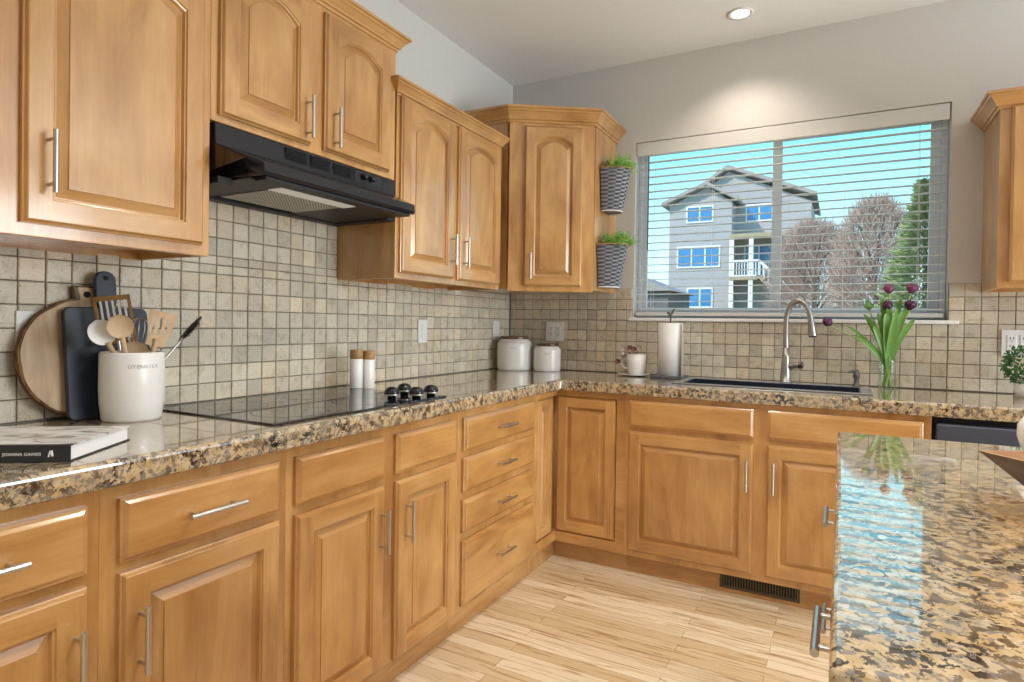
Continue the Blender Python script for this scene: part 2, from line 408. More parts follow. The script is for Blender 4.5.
# ---------------------------------------------------------------- window and blind
wn=bpy.data.objects.new('window_1',None); COL.objects.link(wn); wn.location=(WX0,0,WZ0); S(wn,'wide white sliding window over the sink')
W_,H_=WX1-WX0,WZ1-WZ0
bm=BM()
for a in ((.0,.022,0,H_),(W_-.022,W_,0,H_),(.022,W_-.022,0,.03),(.022,W_-.022,H_-.03,H_)): box(bm,a[0],a[1],.075,.14,a[2],a[3])
O('window_frame',bm,VINYL,wn,bevel=.004)
for s0,s1,y in ((.022,.77,.085),(.72,W_-.022,.105)):
    bm=BM()
    for a in ((s0,s0+.03,.03,H_-.03),(s1-.045,s1,.03,H_-.03),(s0+.03,s1-.045,.03,.06),(s0+.03,s1-.045,H_-.06,H_-.03)): box(bm,a[0],a[1],y,y+.018,a[2],a[3])
    sa=O('sash',bm,VINYL,wn,bevel=.003)
    O('pane',box(BM(),s0+.025,s1-.04,y+.007,y+.011,.055,H_-.055),GLASS,sa)
bm=BM(); box(bm,-.022,W_+.04,-.028,.0,-.018,.0); box(bm,0,W_,0,.075,-.018,.0); O('window_sill',bm,VINYL,wn,bevel=.004,loc=(0,0,.0))

bl=T('venetian_blind','white horizontal slatted blind lowered over the sink window with slats open','blind',(WX0,.03,WZ0+.004))
bm=BM(); box(bm,.006,W_-.006,-.028,-.018,H_-.083,H_-.008); O('valance',bm,SLATM,bl,bevel=.003)
bm=BM(); box(bm,.012,W_-.012,-.016,.03,H_-.05,H_-.006); O('headrail',bm,SLATM,bl)
bm=BM(); nS=21
for i in range(nS):
    z=.048+i*.0418
    if z>H_-.06: break
    rows=[]
    for k in range(5):
        t=k/4-.5; rows.append((t*.049,z+.0025*(1-4*t*t)+t*.003))
    for s in (0,.0022):
        pass
    a=[[bm.verts.new((xx,y,zz-d)) for y,zz in rows] for xx in (.012,W_-.012) for d in (0,.0024)]
    L0,L1,R0,R1=a
    for k in range(4):
        bm.faces.new((L0[k],R0[k],R0[k+1],L0[k+1])); bm.faces.new((L1[k],L1[k+1],R1[k+1],R1[k]))
    bm.faces.new((L0[0],L1[0],R1[0],R0[0])); bm.faces.new((L0[4],R0[4],R1[4],L1[4]))
    bm.faces.new((L0[0],L0[1],L0[2],L0[3],L0[4],L1[4],L1[3],L1[2],L1[1],L1[0])); bm.faces.new((R0[0],R1[0],R1[1],R1[2],R1[3],R1[4],R0[4],R0[3],R0[2],R0[1]))
O('slats',bm,SLATM,bl)
bm=BM(); box(bm,.012,W_-.012,-.026,.026,.008,.028); O('bottom_rail',bm,SLATM,bl,bevel=.004)
for cxx in (.10,.43,1.06,1.37):
    bm=BM()
    for dy in (-.026,.026): tube(bm,[(cxx,dy,.02),(cxx,dy,H_-.05)],.0011,6)
    O('ladder_cord',bm,MATTEW,bl)
O('tilt_wand',tube(BM(),[(.078,-.034,.38),(.078,-.034,H_-.09)],.004,6),SLATE,bl)

# ---------------------------------------------------------------- cabinetry
def door_bm(w,h,arch=0,stile=.053,t=.02):
    """raised-panel door; local x width, z height, front towards -y; material 0 vertical grain, 1 horizontal"""
    bm=BM(); NA=14
    def loop(ins,y,ar,botx=None):
        pts=[(ins,ins),(w-ins,ins),(w-ins,h-ins-ar)]
        for k in range(1,NA):
            s=k/NA; 
            pts.append((w-ins-(w-2*ins)*s,h-ins-ar+ar*(1-(2*s-1)**2)))
        pts.append((ins,h-ins-ar)); return [bm.verts.new((a,-y,b)) for a,b in pts]
    def bridge(A,B):
        n=len(A)
        for i in range(n):
            f=bm.faces.new((A[i],A[(i+1)%n],B[(i+1)%n],B[i])); f.material_index=1 if (i==0 or 2<=i<n-1) else 0
    Ls=[loop(0,0,0),loop(0,t*.55,0),loop(.003,t*.62,0),loop(.007,t*.95,0),loop(.009,t,0)]
    bm.faces.new(Ls[0][::-1])
    for A,B in zip(Ls,Ls[1:]): bridge(A,B)
    o=.009; I=[(p.co.x,p.co.z) for p in loop(stile,t,arch)]
    bmesh.ops.delete(bm,geom=bm.verts[-(NA+3):] if False else [],context='VERTS')
    def vv(a,b): return bm.verts.new((a,-t,b))
    fl=bm.faces.new((vv(o,o),vv(stile,o),vv(stile,h-o),vv(o,h-o))); fr=bm.faces.new((vv(w-stile,o),vv(w-o,o),vv(w-o,h-o),vv(w-stile,h-o)))
    fb=bm.faces.new((vv(stile,o),vv(w-stile,o),vv(w-stile,stile),vv(stile,stile))); fb.material_index=1
    top=I[2:]
    for (xa,za),(xb,zb) in zip(top,top[1:]):
        f=bm.faces.new((vv(xa,za),vv(xa,h-o),vv(xb,h-o),vv(xb,zb))); f.material_index=1
    for v in [v for v in bm.verts if not v.link_faces]: bm.verts.remove(v)
    L2=[loop(stile,t,arch),loop(stile+.002,t-.004,arch),loop(stile+.005,t-.005,arch),loop(stile+.008,t-.013,arch),loop(stile+.011,t-.013,arch),loop(stile+.031,t-.004,arch),loop(stile+.0315,t-.001,arch)]
    for A,B in zip(L2,L2[1:]): bridge(A,B)
    bm.faces.new(L2[-1])
    return bm
def slab_bm(w,h,t=.02):
    bm=BM()
    def lp(i,y): return [bm.verts.new((a,-y,b)) for a,b in ((i,i),(w-i,i),(w-i,h-i),(i,h-i))]
    Ls=[lp(0,0),lp(0,t*.5),lp(.004,t*.62),lp(.011,t*.95),lp(.013,t)]
    bm.faces.new(Ls[0][::-1]); bm.faces.new(Ls[-1])
    for A,B in zip(Ls,Ls[1:]):
        for i in range(4): bm.faces.new((A[i],A[(i+1)%4],B[(i+1)%4],B[i]))
    return bm
def flat_bm(bm): return bm
def handle(parent,cx_,cz_,vert,L=.136,t=.02,r=.0055):
    bm=BM(); y=-t-.030; d=L*.36
    if vert:
        tube(bm,[(cx_,y,cz_-L/2),(cx_,y,cz_+L/2)],r,12)
        for s in (-d,d): tube(bm,[(cx_,-t+.001,cz_+s),(cx_,y,cz_+s)],.004,8)
    else:
        tube(bm,[(cx_-L/2,y,cz_),(cx_+L/2,y,cz_)],r,12)
        for s in (-d,d): tube(bm,[(cx_+s,-t+.001,cz_),(cx_+s,y,cz_)],.004,8)
    o=O('handle',bm,STEEL,parent); 
    for p in o.data.polygons: p.use_smooth=len(p.vertices)==4
    return o
def door(parent,x0,x1,z0,z1,arch=0,hx=None,hz=None,y=0,stile=.053):
    d=O('door',door_bm(x1-x0,z1-z0,arch,stile),[WV,WH],parent,loc=(x0,y,z0))
    if hx is not None: handle(d,hx-x0,hz-z0,True)
    return d
def drawer(parent,x0,x1,z0,z1,h=True,y=0,L=.136):
    d=O('drawer' if h else 'drawer_front',slab_bm(x1-x0,z1-z0),WH,parent,loc=(x0,y,z0))
    if h: handle(d,(x1-x0)/2,(z1-z0)/2,False,L)
    return d
ZB=.858   # top of base boxes
def base(label,loc,rz,w,d=.60,kick=.05,name='base_cabinet'):
    t=T(name,label,'cabinet',loc,rz)
    if name=='sink_cabinet':
        bm=BM(); box(bm,.001,.017,.02,d,.095,ZB); box(bm,w-.017,w-.001,.02,d,.095,ZB); box(bm,.017,w-.017,.02,d,.095,.111); box(bm,.017,w-.017,d-.01,d,.111,ZB)
    else: bm=box(BM(),.001,w-.001,.02,d,.095,ZB)
    O('carcass',bm,WV,t)
    O('face_frame',box(BM(),0,w,0,.02,.095,ZB),WV,t,bevel=.0015)
    O('toe_kick',box(BM(),.0,w,kick,kick+.015,0.0,.095),WH,t,bevel=.001)
    return t
RL=R(90)
FX=.608; FY=-.58     # face-frame planes
def LW(y): return (FX,y,0)
# left run; local x = world y - origin y
c=base('honey maple base cabinet below the book, cut off by the left frame edge',(FX,-3.10,0),RL,.41,kick=.03)
drawer(c,.035,.385,.702,.83); d=door(c,.035,.385,.11,.678,hx=.362,hz=.543)
c=base('maple base cabinet at the near end of the run, outside the left frame edge',(FX,-3.42,0),RL,.32,kick=.03)
drawer(c,.025,.295,.702,.83); door(c,.025,.295,.11,.678,hx=.26,hz=.543)
c=base('maple base cabinet left of the cooktop with one handled drawer above one door',(FX,-2.69,0),RL,.44,kick=.03)
drawer(c,.033,.413,.701,.83); door(c,.033,.413,.11,.680,hx=.067,hz=.543)
c=base('maple cooktop cabinet with two blank drawer fronts above two doors',(FX,-2.25,0),RL,.785,kick=.03)
drawer(c,.025,.366,.701,.831,False); drawer(c,.423,.757,.701,.829,False)
door(c,.025,.366,.11,.676,hx=.348,hz=.543); door(c,.423,.757,.10,.676,hx=.466,hz=.541)
c=base('maple drawer base cabinet with a stack of four handled drawers',(FX,-1.465,0),RL,.645,kick=.03)
for z0,z1 in ((.701,.829),(.546,.677),(.391,.516),(.112,.362)): drawer(c,.028,.612,z0,z1,L=.12)
# corner base with inset bifold doors
c=T('corner_cabinet','L-shaped inner corner maple base cabinet with two narrow doors and no handles','cabinet',(0.02,-.02,0))
bx=.95
O('carcass',prism(BM(),[(.0,.0),(bx,0),(bx,FY+.045),(FX-.045,FY+.045),(FX-.045,-.799),(0,-.799)],.095,ZB),WV,c)
bm=BM(); A=FX-.02; B=FY+.02
# frame: rails along both legs, stiles at the ends
for z0,z1 in ((.095,.145),(.832,ZB)): prism(bm,[(A,-.799),(A,B),(bx,B),(bx,B+.02),(A-.02,B+.02),(A-.02,-.799)],z0,z1)
box(bm,A-.02,A,-.799,-.775,.145,.832); box(bm,.905,bx,B,B+.02,.145,.832)
O('face_frame',bm,WH,c,bevel=.001)
prismk=[(FX-.05-.02,-.799),(FX-.05,-.799),(FX-.05,FY+.07),(bx,FY+.07),(bx,FY+.09),(FX-.07,FY+.09)]
O('toe_kick',prism(BM(),prismk,0,.094),WH,c)
O('door',door_bm(.172,.681,0,.04,.018),[WV,WH],c,loc=(A-.017,-.772,.148),rot=(0,0,RL))
O('door',door_bm(.309,.681,0,.05,.018),[WV,WH],c,loc=(A+.002,B+.017,.148))
# sink base
c=base('wide maple sink base cabinet with two doors under blank fronts',(.97,FY,0),0,1.215,.56,kick=.05,name='sink_cabinet')
drawer(c,.02,.577,.712,.835,False); drawer(c,.632,1.188,.712,.835,False)
door(c,.02,.577,.125,.688,hx=.553,hz=.553); door(c,.632,1.188,.125,.688,hx=.660,hz=.553)
# dishwasher
c=T('dishwasher','black dishwasher under the sink counter at the right','dishwasher',(2.192,FY,0))
O('tub',box(BM(),0,.60,.02,.55,.09,.855),BLACKM,c); O('door_panel',box(BM(),.006,.594,-.02,.019,.11,.70),BLACK,c,bevel=.004)
O('control_panel',box(BM(),.006,.594,-.026,.019,.705,.836),plain('dishwasher_panel',(.055,.065,.09),.35),c,bevel=.006)
O('kick_plate',box(BM(),0,.6,.05,.07,0,.09),BLACKM,c)
c=base('maple base cabinet beyond the dishwasher, hidden behind the island',(2.80,FY,0),0,.6,.56)
drawer(c,.02,.58,.712,.835); door(c,.02,.58,.125,.688,hx=.55,hz=.55)
# island
IX,IY0,IY1=1.868,-2.785,-1.517
isl=T('kitchen_island','maple island cabinet under the speckled granite top at lower right','island',(1.900,-1.56,0),-RL)
O('carcass',box(BM(),.001,1.189,.02,1.0,.095,ZB),WV,isl); O('face_frame',box(BM(),0,1.19,0,.02,.095,ZB),WV,isl,bevel=.0015); O('toe_kick',box(BM(),0.0,1.19,.06,.075,0,.095),WH,isl)
for z0,z1 in ((.74,.835),(.50,.71),(.30,.48),(.12,.28)):
    dd=O('drawer',slab_bm(.60,z1-z0),WH,isl,loc=(.04,0,z0)); handle(dd,.30,min(.07,(z1-z0)/2),False,.13)
dd=O('drawer',slab_bm(.40,.13),WH,isl,loc=(.76,0,.705)); handle(dd,.13,.085,False,.13)
dd=O('door',door_bm(.40,.56),[WV,WH],isl,loc=(.76,0,.12)); handle(dd,.05,.48,True)
# countertops
cz=.914
bm=gridslab(BM(),[.0062,.640,1.185,1.965,3.42],[-3.42,-.608,-.437,-.150,-.0065],.860,cz,lambda x,y:(x<.64 or y>-.608) and not(1.185<x<1.965 and -.437<y<-.150))
O_=O('countertop',bm,GRAN,bevel=.011,segs=4); tag(O_,'L-shaped speckled gold and black granite counter along both walls','countertop')
bm=box(BM(),IX,3.1,IY0,IY1,.860,cz); o=O('island_top',bm,GRAN,bevel=.009,segs=4); tag(o,'glossy speckled granite island top reflecting the window blind','countertop')
SG=plain('seam_grout',(.30,.25,.18),.7)
for yy in (-1.90,-2.27,-2.63): O('tile_seam',box(BM(),IX+.008,3.09,yy-.001,yy+.001,cz-.001,cz+.0002),SG,o)
for xx in (2.177,2.54,2.90): O('tile_seam',box(BM(),xx-.001,xx+.001,IY0+.008,IY1-.008,cz-.001,cz+.00015),SG,o)
for xx in (.85,2.303,2.67): O('tile_seam',box(BM(),xx-.0009,xx+.0009,-.60,-.47 if 1<xx<2 else -.012,cz-.001,cz+.0002),SG,O_)
for yy in (-2.72,-2.40,-1.30,-.95): O('tile_seam',box(BM(),.012,.632,yy-.0009,yy+.0009,cz-.001,cz+.0002),SG,O_)

# seams of the granite slabs
# upper cabinets
CROWN=[(.0,0),(.006,.0),(.008,.010),(.016,.013),(.018,.020),(.034,.042),(.040,.046),(.043,.052),(.052,.056),(.052,.066),(0,.066)]
def crown(parent,path,z,scale=1.,mat=WH):
    bm=BM(); n=len(path); rings=[]
    for i,(x,y) in enumerate(path):
        p=Vector((x,y)); ds=[]
        if i>0: ds.append((p-Vector(path[i-1])).normalized())
        if i<n-1: ds.append((Vector(path[i+1])-p).normalized())
        ns=[Vector((d.y,-d.x)) for d in ds]
        if len(ns)==2: mm=(ns[0]+ns[1]).normalized(); mm=mm/mm.dot(ns[0])
        else: mm=ns[0]
        rings.append([bm.verts.new((x+mm.x*a*scale,y+mm.y*a*scale,z+b*scale)) for a,b in CROWN])
    m_=len(CROWN)
    for A,B in zip(rings,rings[1:]):
        for k in range(m_): bm.faces.new((A[k],A[(k+1)%m_],B[(k+1)%m_],B[k]))
    bm.faces.new(rings[0][::-1]); bm.faces.new(rings[-1]); return O('crown_molding',bm,mat,parent)
UX=.318; ZU=1.362
def upper(label,y0,y1,z0,z1,depth=UX,rz=RL,loc=None):
    t=T('upper_cabinet',label,'cabinet',loc or (depth,y0,z0),rz); w=y1-y0; h=z1-z0
    bm=BM(); dp=depth-.001; th=.016       # open-bottomed box: sides, back, top, recessed bottom
    box(bm,.001,th,.02,dp,0,h); box(bm,w-th,w-.001,.02,dp,0,h); box(bm,th,w-th,dp-.01,dp,0,h); box(bm,th,w-th,.02,dp-.01,h-th,h); box(bm,th,w-th,.02,dp-.01,.022,.022+th)
    O('carcass',bm,WV,t); O('face_frame',box(BM(),0,w,0,.02,0,h),WV,t,bevel=.0015)
    return t
c=upper('large maple wall cabinet at the upper left with an arched panel door',-3.16,-2.272,ZU,2.11)
door(c,.455,.863,.028,.732,.04,hx=.500,hz=.163); door(c,.02,.405,.028,.732,.04,hx=.36,hz=.163)
crown(c,[(0,UX-.002),(0,0),(.888,0)],.735)
c=upper('short maple wall cabinet above the range hood with two arched doors',-2.2715,-1.500,1.742,2.26)
door(c,.022,.345,.020,.482,.042,hx=.320,hz=.10); door(c,.402,.728,.020,.482,.042,hx=.438,hz=.10)
crown(c,[(0,UX-.002),(0,0),(.7715,0),(.7715,UX-.002)],.500,.85)
c=upper('maple wall cabinet between the range hood and the corner cabinet, with two arched doors',-1.490,-.685,ZU,2.105)
door(c,.018,.382,.024,.722,.042,hx=.352,hz=.15); door(c,.418,.790,.022,.722,.042,hx=.452,hz=.15)
crown(c,[(0,.0008),(0,0),(.792,0),(.792,UX-.002)],.716,.85)
# diagonal corner cabinet
p0,p1=Vector((.322,-.600)),Vector((.700,-.352)); dv=p1-p0; ang=math.atan2(dv.y,dv.x); Lw=dv.length; hC=2.262-ZU
t=T('corner_wall_cabinet','tall diagonal maple corner wall cabinet with one arched door','cabinet',(p0.x,p0.y,ZU),ang)
def loc2(x,y):
    q=Vector((x,y))-p0; return (q.x*math.cos(ang)+q.y*math.sin(ang),-q.x*math.sin(ang)+q.y*math.cos(ang))
k=Vector((-dv.y,dv.x)).normalized()*.02; q0,q1=p0+k,p1+k
poly=[loc2(*a) for a in ((.0015,-.0015),(.0015,p0.y),(q0.x-.003,p0.y),(q0.x,q0.y),(q1.x,q1.y),(p1.x,q1.y),(p1.x,-.0015))]
O('carcass',prism(BM(),poly,.012,hC),WV,t); O('face_frame',box(BM(),0,Lw,0,.02,0,hC),WV,t,bevel=.0015)
door(t,.080,.388,.028,.865,.04,hx=.115,hz=.13)
crown(t,[loc2(.003,-.600),loc2(.322,-.600),loc2(.700,-.352),loc2(.700,-.002)],.882,1.12)
# right upper cabinet (side panel seen, front turned to the camera)
t=upper('maple wall cabinet at the right edge of the window wall with crown molding',0,.90,ZU,2.105,depth=.31,rz=0,loc=(2.422,-.312,ZU))
door(t,.036,.43,.024,.722,.042,hx=.39,hz=.15); door(t,.47,.864,.024,.722,.042,hx=.51,hz=.15)
crown(t,[(0,.305),(0,0),(.9,0)],.716)

# ---------------------------------------------------------------- range hood
h=T('range_hood','black under-cabinet range hood above the cooktop','range hood',(.003,-2.262,1.590),0)
HW=.757
def hood_profile(bm,y0,y1,i0,i1):
    pts=[(.0,.0),(.0,.148),(.322,.148),(.328,.088),(.455,.036),(.460,.010),(.455,.0)]
    a=[bm.verts.new((x,y0+(i0*max(0,(x-.328)/.13)),z)) for x,z in pts]; b=[bm.verts.new((x,y1-(i1*max(0,(x-.328)/.13)),z)) for x,z in pts]
    return a,b
bm=BM(); 
a,b=hood_profile(bm,0,HW,.055,.045); n=len(a)
for i in range(n-1): bm.faces.new((a[i],a[i+1],b[i+1],b[i]))
bm.faces.new((a[-1],a[0],b[0],b[-1])); bm.faces.new(a); bm.faces.new(b[::-1])
# underside ring with recess
O('housing',bm,BLACK,h,bevel=.002)
bm=BM()
for q in ((.02,.33,.006,.05,-.020),(.02,.33,HW-.05,HW-.006,-.012),(.02,.06,.05,HW-.05,-.012),(.400,.448,.068,HW-.062,-.010),(.06,.40,.05,.171,-.006),(.06,.40,.481,HW-.05,-.006)): box(bm,q[0],q[1],q[2],q[3],q[4],.0)
O('bottom_skirt',bm,BLACKM,h,bevel=.002)
O('grease_filter',box(BM(),.10,.325,.172,.470,-.008,-.001),FILT,h)
O('light_lens',box(BM(),.328,.385,.172,.480,-.008,-.001),m_emit('hood_lens',(1,.96,.9),.12),h)
bm=BM()
for s in range(3):
    for k_ in range(7): box(bm,.3215,.3295,.235+s*.10,.318+s*.10,.103+k_*.0055,.1055+k_*.0055)
O('vent_slots',bm,VOID,h)
bm=BM(); box(bm,.3205,.3275,.535,.675,.100,.140); O('control_plate',bm,BLACKM,h)
for yy in (.575,.615): O('knob',lathe(BM(),[(0,.022),(.010,.020),(.012,0),(0,0)],16),BLACK,h,smooth=True,loc=(.327,yy,.122),rot=(0,R(90),0))
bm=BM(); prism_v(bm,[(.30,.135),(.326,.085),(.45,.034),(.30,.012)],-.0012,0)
O('end_cheek',bm,plain('hood_cheek_reflection',(.035,.018,.01),.15),h,label='thin dark sheet on the hood end with wood reflection in its colour')  # brown wood reflection on the black hood end is put into this colour

# ---------------------------------------------------------------- cooktop
KN=[(.425,.567),(.380,.690),(.492,.618),(.492,.703)]
ct=T('cooktop','black glass electric cooktop set in the left counter','cooktop',(.06,-2.262,cz+.0003))
O('glass_surface',box(BM(),0,.525,0,.755,0,.005),COOK,ct,bevel=.002)
bm=BM()
for (bx_,by_,r_0) in ((.15,.16,.09),(.38,.17,.105),(.14,.44,.075),(.38,.46,.09)): lathe(bm,[(r_0,.0052),(r_0+.0015,.0054),(r_0+.003,.0052)],48,(bx_,by_,0))
O('burner_ring',bm,plain('burner_grey',(.05,.05,.055),.3),ct)
for (kx,ky) in KN:
    k_=O('knob',lathe(BM(),[(0,.0),(.015,0),(.015,.010),(.024,.013),(.027,.019),(.026,.028),(.020,.037),(.010,.042),(0,.043)],24),BLACK,ct,smooth=True,loc=(kx,ky,.005))
    O('knob_ring',lathe(BM(),[(.0255,.0125),(.0278,.0155),(.0262,.0185)],24),STEEL,k_,smooth=True)
def mill(lbl,loc):
    t=T('spice_mill',lbl,'pepper mill',loc,0,'salt and pepper mills on the cooktop')
    O('body',lathe(BM(),[(0,0),(.0245,0),(.0255,.002),(.0255,.116),(.024,.119),(0,.119)],28),WHITE,t,smooth=False,bevel=0)
    O('wooden_cap',lathe(BM(),[(0,.1195),(.0245,.1195),(.0252,.122),(.0252,.152),(.023,.155),(0,.155)],28),WC,t)
    for c_ in t.children:
        for p in c_.data.polygons: p.use_smooth=len(p.vertices)==4 and abs(p.normal.z)<.5
    return t
mill('white spice mill with wooden top, left one of the pair on the cooktop',(.142,-1.510,cz+.0055))
mill('white spice mill with wooden top, right one of the pair on the cooktop',(.150,-1.448,cz+.0003))

# ---------------------------------------------------------------- outlets
def plate(label,loc,rz,gangs,kind='duplex',name='wall_outlet'):
    t=T(name,label,'outlet' if kind!='switch' else 'light switch',loc,rz); w=.072+.046*(gangs-1)
    O('cover_plate',box(BM(),-w/2,w/2,-.006,0,-.058,.058),PLW,t,bevel=.002)
    for g in range(gangs):
        cx_=(g-(gangs-1)/2)*.046
        if kind=='switch':
            O('rocker',box(BM(),cx_-.016,cx_+.016,-.009,-.005,-.033,.033),PLW,t,bevel=.001)
        else:
            r=O('receptacle',box(BM(),cx_-.017,cx_+.017,-.0085,-.005,-.034,.034),PLW,t,bevel=.002)
            bm=BM()
            for s in (-.017,.017):
                for dx in (-.006,.006): box(bm,cx_+dx-.0012,cx_+dx+.0012,-.0092,-.0082,s-.001,s+.008)
                box(bm,cx_-.002,cx_+.002,-.0092,-.0082,s-.010,s-.006)
            O('slots',bm,SLOT,r)
    return t
plate('white outlet plate on tile behind the round wooden board',(.0125,-2.553,1.145),RL,1)
plate('single white switch plate on tile right of the cooktop',(.0125,-.916,1.145),RL,1,'switch','light_switch')
plate('single white switch plate on tile left of the large canister',(.0125,-.192,1.146),RL,1,'switch','light_switch')
plate('two-gang white outlet plate behind the canisters in the corner',(.327,-.0125,1.147),0,2)
plate('white outlet plate at right edge above the small green plant',(2.556,-.0125,1.138),0,2)

# ---------------------------------------------------------------- canisters
def canister(lbl,loc,r,hh):
    t=T('canister',lbl,'canister',loc,0,'white ceramic canisters in the corner')
    pr=[(0,0),(r*.94,0),(r*.985,.006),(r,.02),(r,hh*.80),(r*.985,hh*.84),(r*.80,hh*.955),(r*.78,hh*.965),(0,hh*.965)]
    o=O('jar',lathe(BM(),pr,48),WHITE,t,smooth=True)
    O('lid',lathe(BM(),[(0,hh*.966),(r*.79,hh*.966),(r*.80,hh*.975),(r*.80,hh+.006),(r*.78,hh+.009),(0,hh+.009)],48),WD,t)
    bm=BM()
    for q,zz in ((.020,.70),(.014,.66)): box(bm,-q,q,-.0008,.0012,hh*zz,hh*zz+.004)
    O('embossed_mark',bm,MATS.get('embossed_grey') or plain('embossed_grey',(.55,.55,.55),.6),t,loc=(r*.42,-r*.90,0),rot=(0,0,R(25)))
    return t
canister('large white ceramic canister with dark wood lid in the counter corner',(.140,-.180,cz+.0003),.105,.192)
canister('smaller white ceramic canister with dark lid, right of the large one',(.335,-.135,cz+.0003),.081,.152)

# ---------------------------------------------------------------- cup with dried flowers
sx_,sy_=.865,-.135
t=tag(O('saucer',lathe(BM(),[(0,0),(.045,0),(.088,.009),(.089,.012),(.05,.006),(0,.006)],40),WHITE,smooth=True,loc=(sx_,sy_,cz+.0003)),'white saucer under the small white cup on the sink counter','saucer')
t=T('planter_cup','white squared cup planter standing on a saucer','cup',(sx_+.015,sy_,cz+.0066))
bm=BM()
O('cup_body',lathe(bm,[(0,0),(.036,0),(.040,.006),(.049,.03),(.053,.112),(.050,.112),(.045,.035),(0,.03)],32),WHITE,t,smooth=True)
O('cup_handle',tube(BM(),spline([(-.043,0,.080),(-.075,-.004,.082),(-.082,-.004,.055),(-.068,-.002,.035),(-.041,0,.035)],5),.005,8),WHITE,t,smooth=True)
t=T('dried_flowers','dark reddish dried flowers drooping over the rim of the white cup','flowers',(sx_+.012,sy_,cz+.036))
bm=BM()
fl=[(-.058,-.03,.092),(-.035,-.01,.118),(-.078,-.02,.065),(-.005,-.02,.112),(.018,-.01,.122),(-.098,-.02,.040),(-.06,-.02,.112)]
for f_ in fl: tube(bm,spline([(0,0,.0),(f_[0]*.4,f_[1]*.4,.08),f_],4),.0015,5)
O('stems',bm,DRY,t)
for i,f_ in enumerate(fl):
    bm=BM()
    for k_ in range(9):
        a=k_*2.4; rr=.019; blade(bm,[f_,Vector(f_)+Vector((math.cos(a)*rr,math.sin(a)*rr*.6-.004,math.sin(a)*rr*.8))],.014,3)
    O('blossom',bm,DRY if i%2 else plain('pale_blossom',(.50,.40,.34),.8),t)

# ---------------------------------------------------------------- paper towel holder
px_,py_=1.066,-.14
t=T('paper_towel_holder','slate-based paper towel holder with a small bird finial','paper towel holder',(px_,py_,cz+.0003))
bm=box(BM(),-.085,.085,-.085,.075,0,.014); O('base',bm,SLATE,t,bevel=.004)
O('rod',tube(BM(),[(0,0,.013),(0,0,.335)],.005,10),GREYH,t,smooth=True)
bm=BM(); tube(bm,spline([(-.020,0,.352),(-.006,0,.340),(.006,0,.343),(.014,0,.356),(.017,0,.368)],5),[.0015]+[.004,.006,.0075,.008,.009,.009,.008,.007,.006,.006,.006,.0055,.006,.006,.006,.0065,.007,.006,.004,.002],8)
tube(bm,[(.015,0,.366),(.026,-.002,.364)],[.003,.0008],6); tube(bm,[(0,0,.332),(0,0,.345)],.005,8)
O('bird_finial',bm,GREYH,t,smooth=True)
bm=BM(); lathe(bm,[(.02,.0),(.064,.0),(.064,.278),(.02,.278),(.02,.0)],40); v0=BM()
t=T('paper_towel_roll','white paper towel roll standing on the slate holder','paper towel',(px_,py_,cz+.0146))
o=O('roll',bm,PAPER,t)
for p in o.data.polygons: p.use_smooth=abs(p.normal.z)<.5
bm=BM(); A=[bm.verts.new((.064,-.01,z)) for z in (0,.278)]; B=[bm.verts.new((.069,-.035,z)) for z in (.0,.278)]; C_=[bm.verts.new((.083,-.05,z)) for z in (.0,.18)]
bm.faces.new((A[0],B[0],B[1],A[1])); bm.faces.new((B[0],C_[0],C_[1],B[1])); v0.free()
o=O('loose_sheet',bm,PAPER,t); md=o.modifiers.new('s','SOLIDIFY'); md.thickness=.001

# ---------------------------------------------------------------- sink
t=T('kitchen_sink','dark drop-in sink with a grey rim below the window','sink',(1.155,-.462,cz+.0003))
SW,SD=.84,.40
bm=gridslab(BM(),[0,.045,SW-.045,SW],[0,.03,.305,SD],0,.006,lambda x,y:not(.045<x<SW-.045 and .03<y<.305)); O('rim',bm,plain('sink_rim',(.26,.27,.29),.25,.3),t,bevel=.003)
bm=BM()
box(bm,.044,.048,.029,.306,-.20,.004); box(bm,SW-.048,SW-.044,.029,.306,-.20,.004); box(bm,.048,SW-.048,.029,.033,-.20,.004); box(bm,.048,SW-.048,.302,.306,-.20,.004); box(bm,.044,SW-.044,.029,.306,-.204,-.20)
O('basin',bm,SINKM,t); O('drain',lathe(BM(),[(0,.003),(.04,.004),(.045,0),(0,0)],24),STEEL,t,smooth=True,loc=(SW/2,.18,-.1998))
# faucet
t=T('faucet','brushed nickel gooseneck kitchen faucet with side lever behind the sink','faucet',(1.632,-.105,cz+.0065))
bm=lathe(BM(),[(0,0),(.029,0),(.029,.004),(.025,.008),(.023,.05),(.017,.12),(.0135,.17),(0,.17)],28)
O('body',bm,CHROME,t,smooth=True)
pth=spline([(0,0,.165),(-.002,0,.25),(.002,-.002,.33),(.022,-.008,.385),(.055,-.015,.402),(.085,-.024,.385),(.103,-.030,.345),(.110,-.032,.31)],7)
O('gooseneck',tube(BM(),pth,.0125,16),CHROME,t,smooth=True)
O('spray_head',tube(BM(),[(.110,-.032,.312),(.113,-.033,.295),(.117,-.034,.245),(.119,-.034,.232)],[.0135,.0145,.019,.0185],18),CHROME,t,smooth=True)
O('outlet_ring',tube(BM(),[(.119,-.034,.2315),(.1193,-.034,.226)],.016,18),BLACKM,t)
O('side_valve',tube(BM(),[(.012,0,.075),(.045,-.010,.087),(.062,-.014,.088)],[.0165,.0165,.015],16),CHROME,t,smooth=True)
O('lever',tube(BM(),[(.060,-.014,.088),(.078,-.018,.088)],[.0175,.0165],16),plain('lever_cap',(.10,.10,.10),.3,.8),t,smooth=True)
t=T('soap_dispenser','small nickel soap dispenser pump on the sink deck','soap dispenser',(1.940,-.105,cz+.0065))
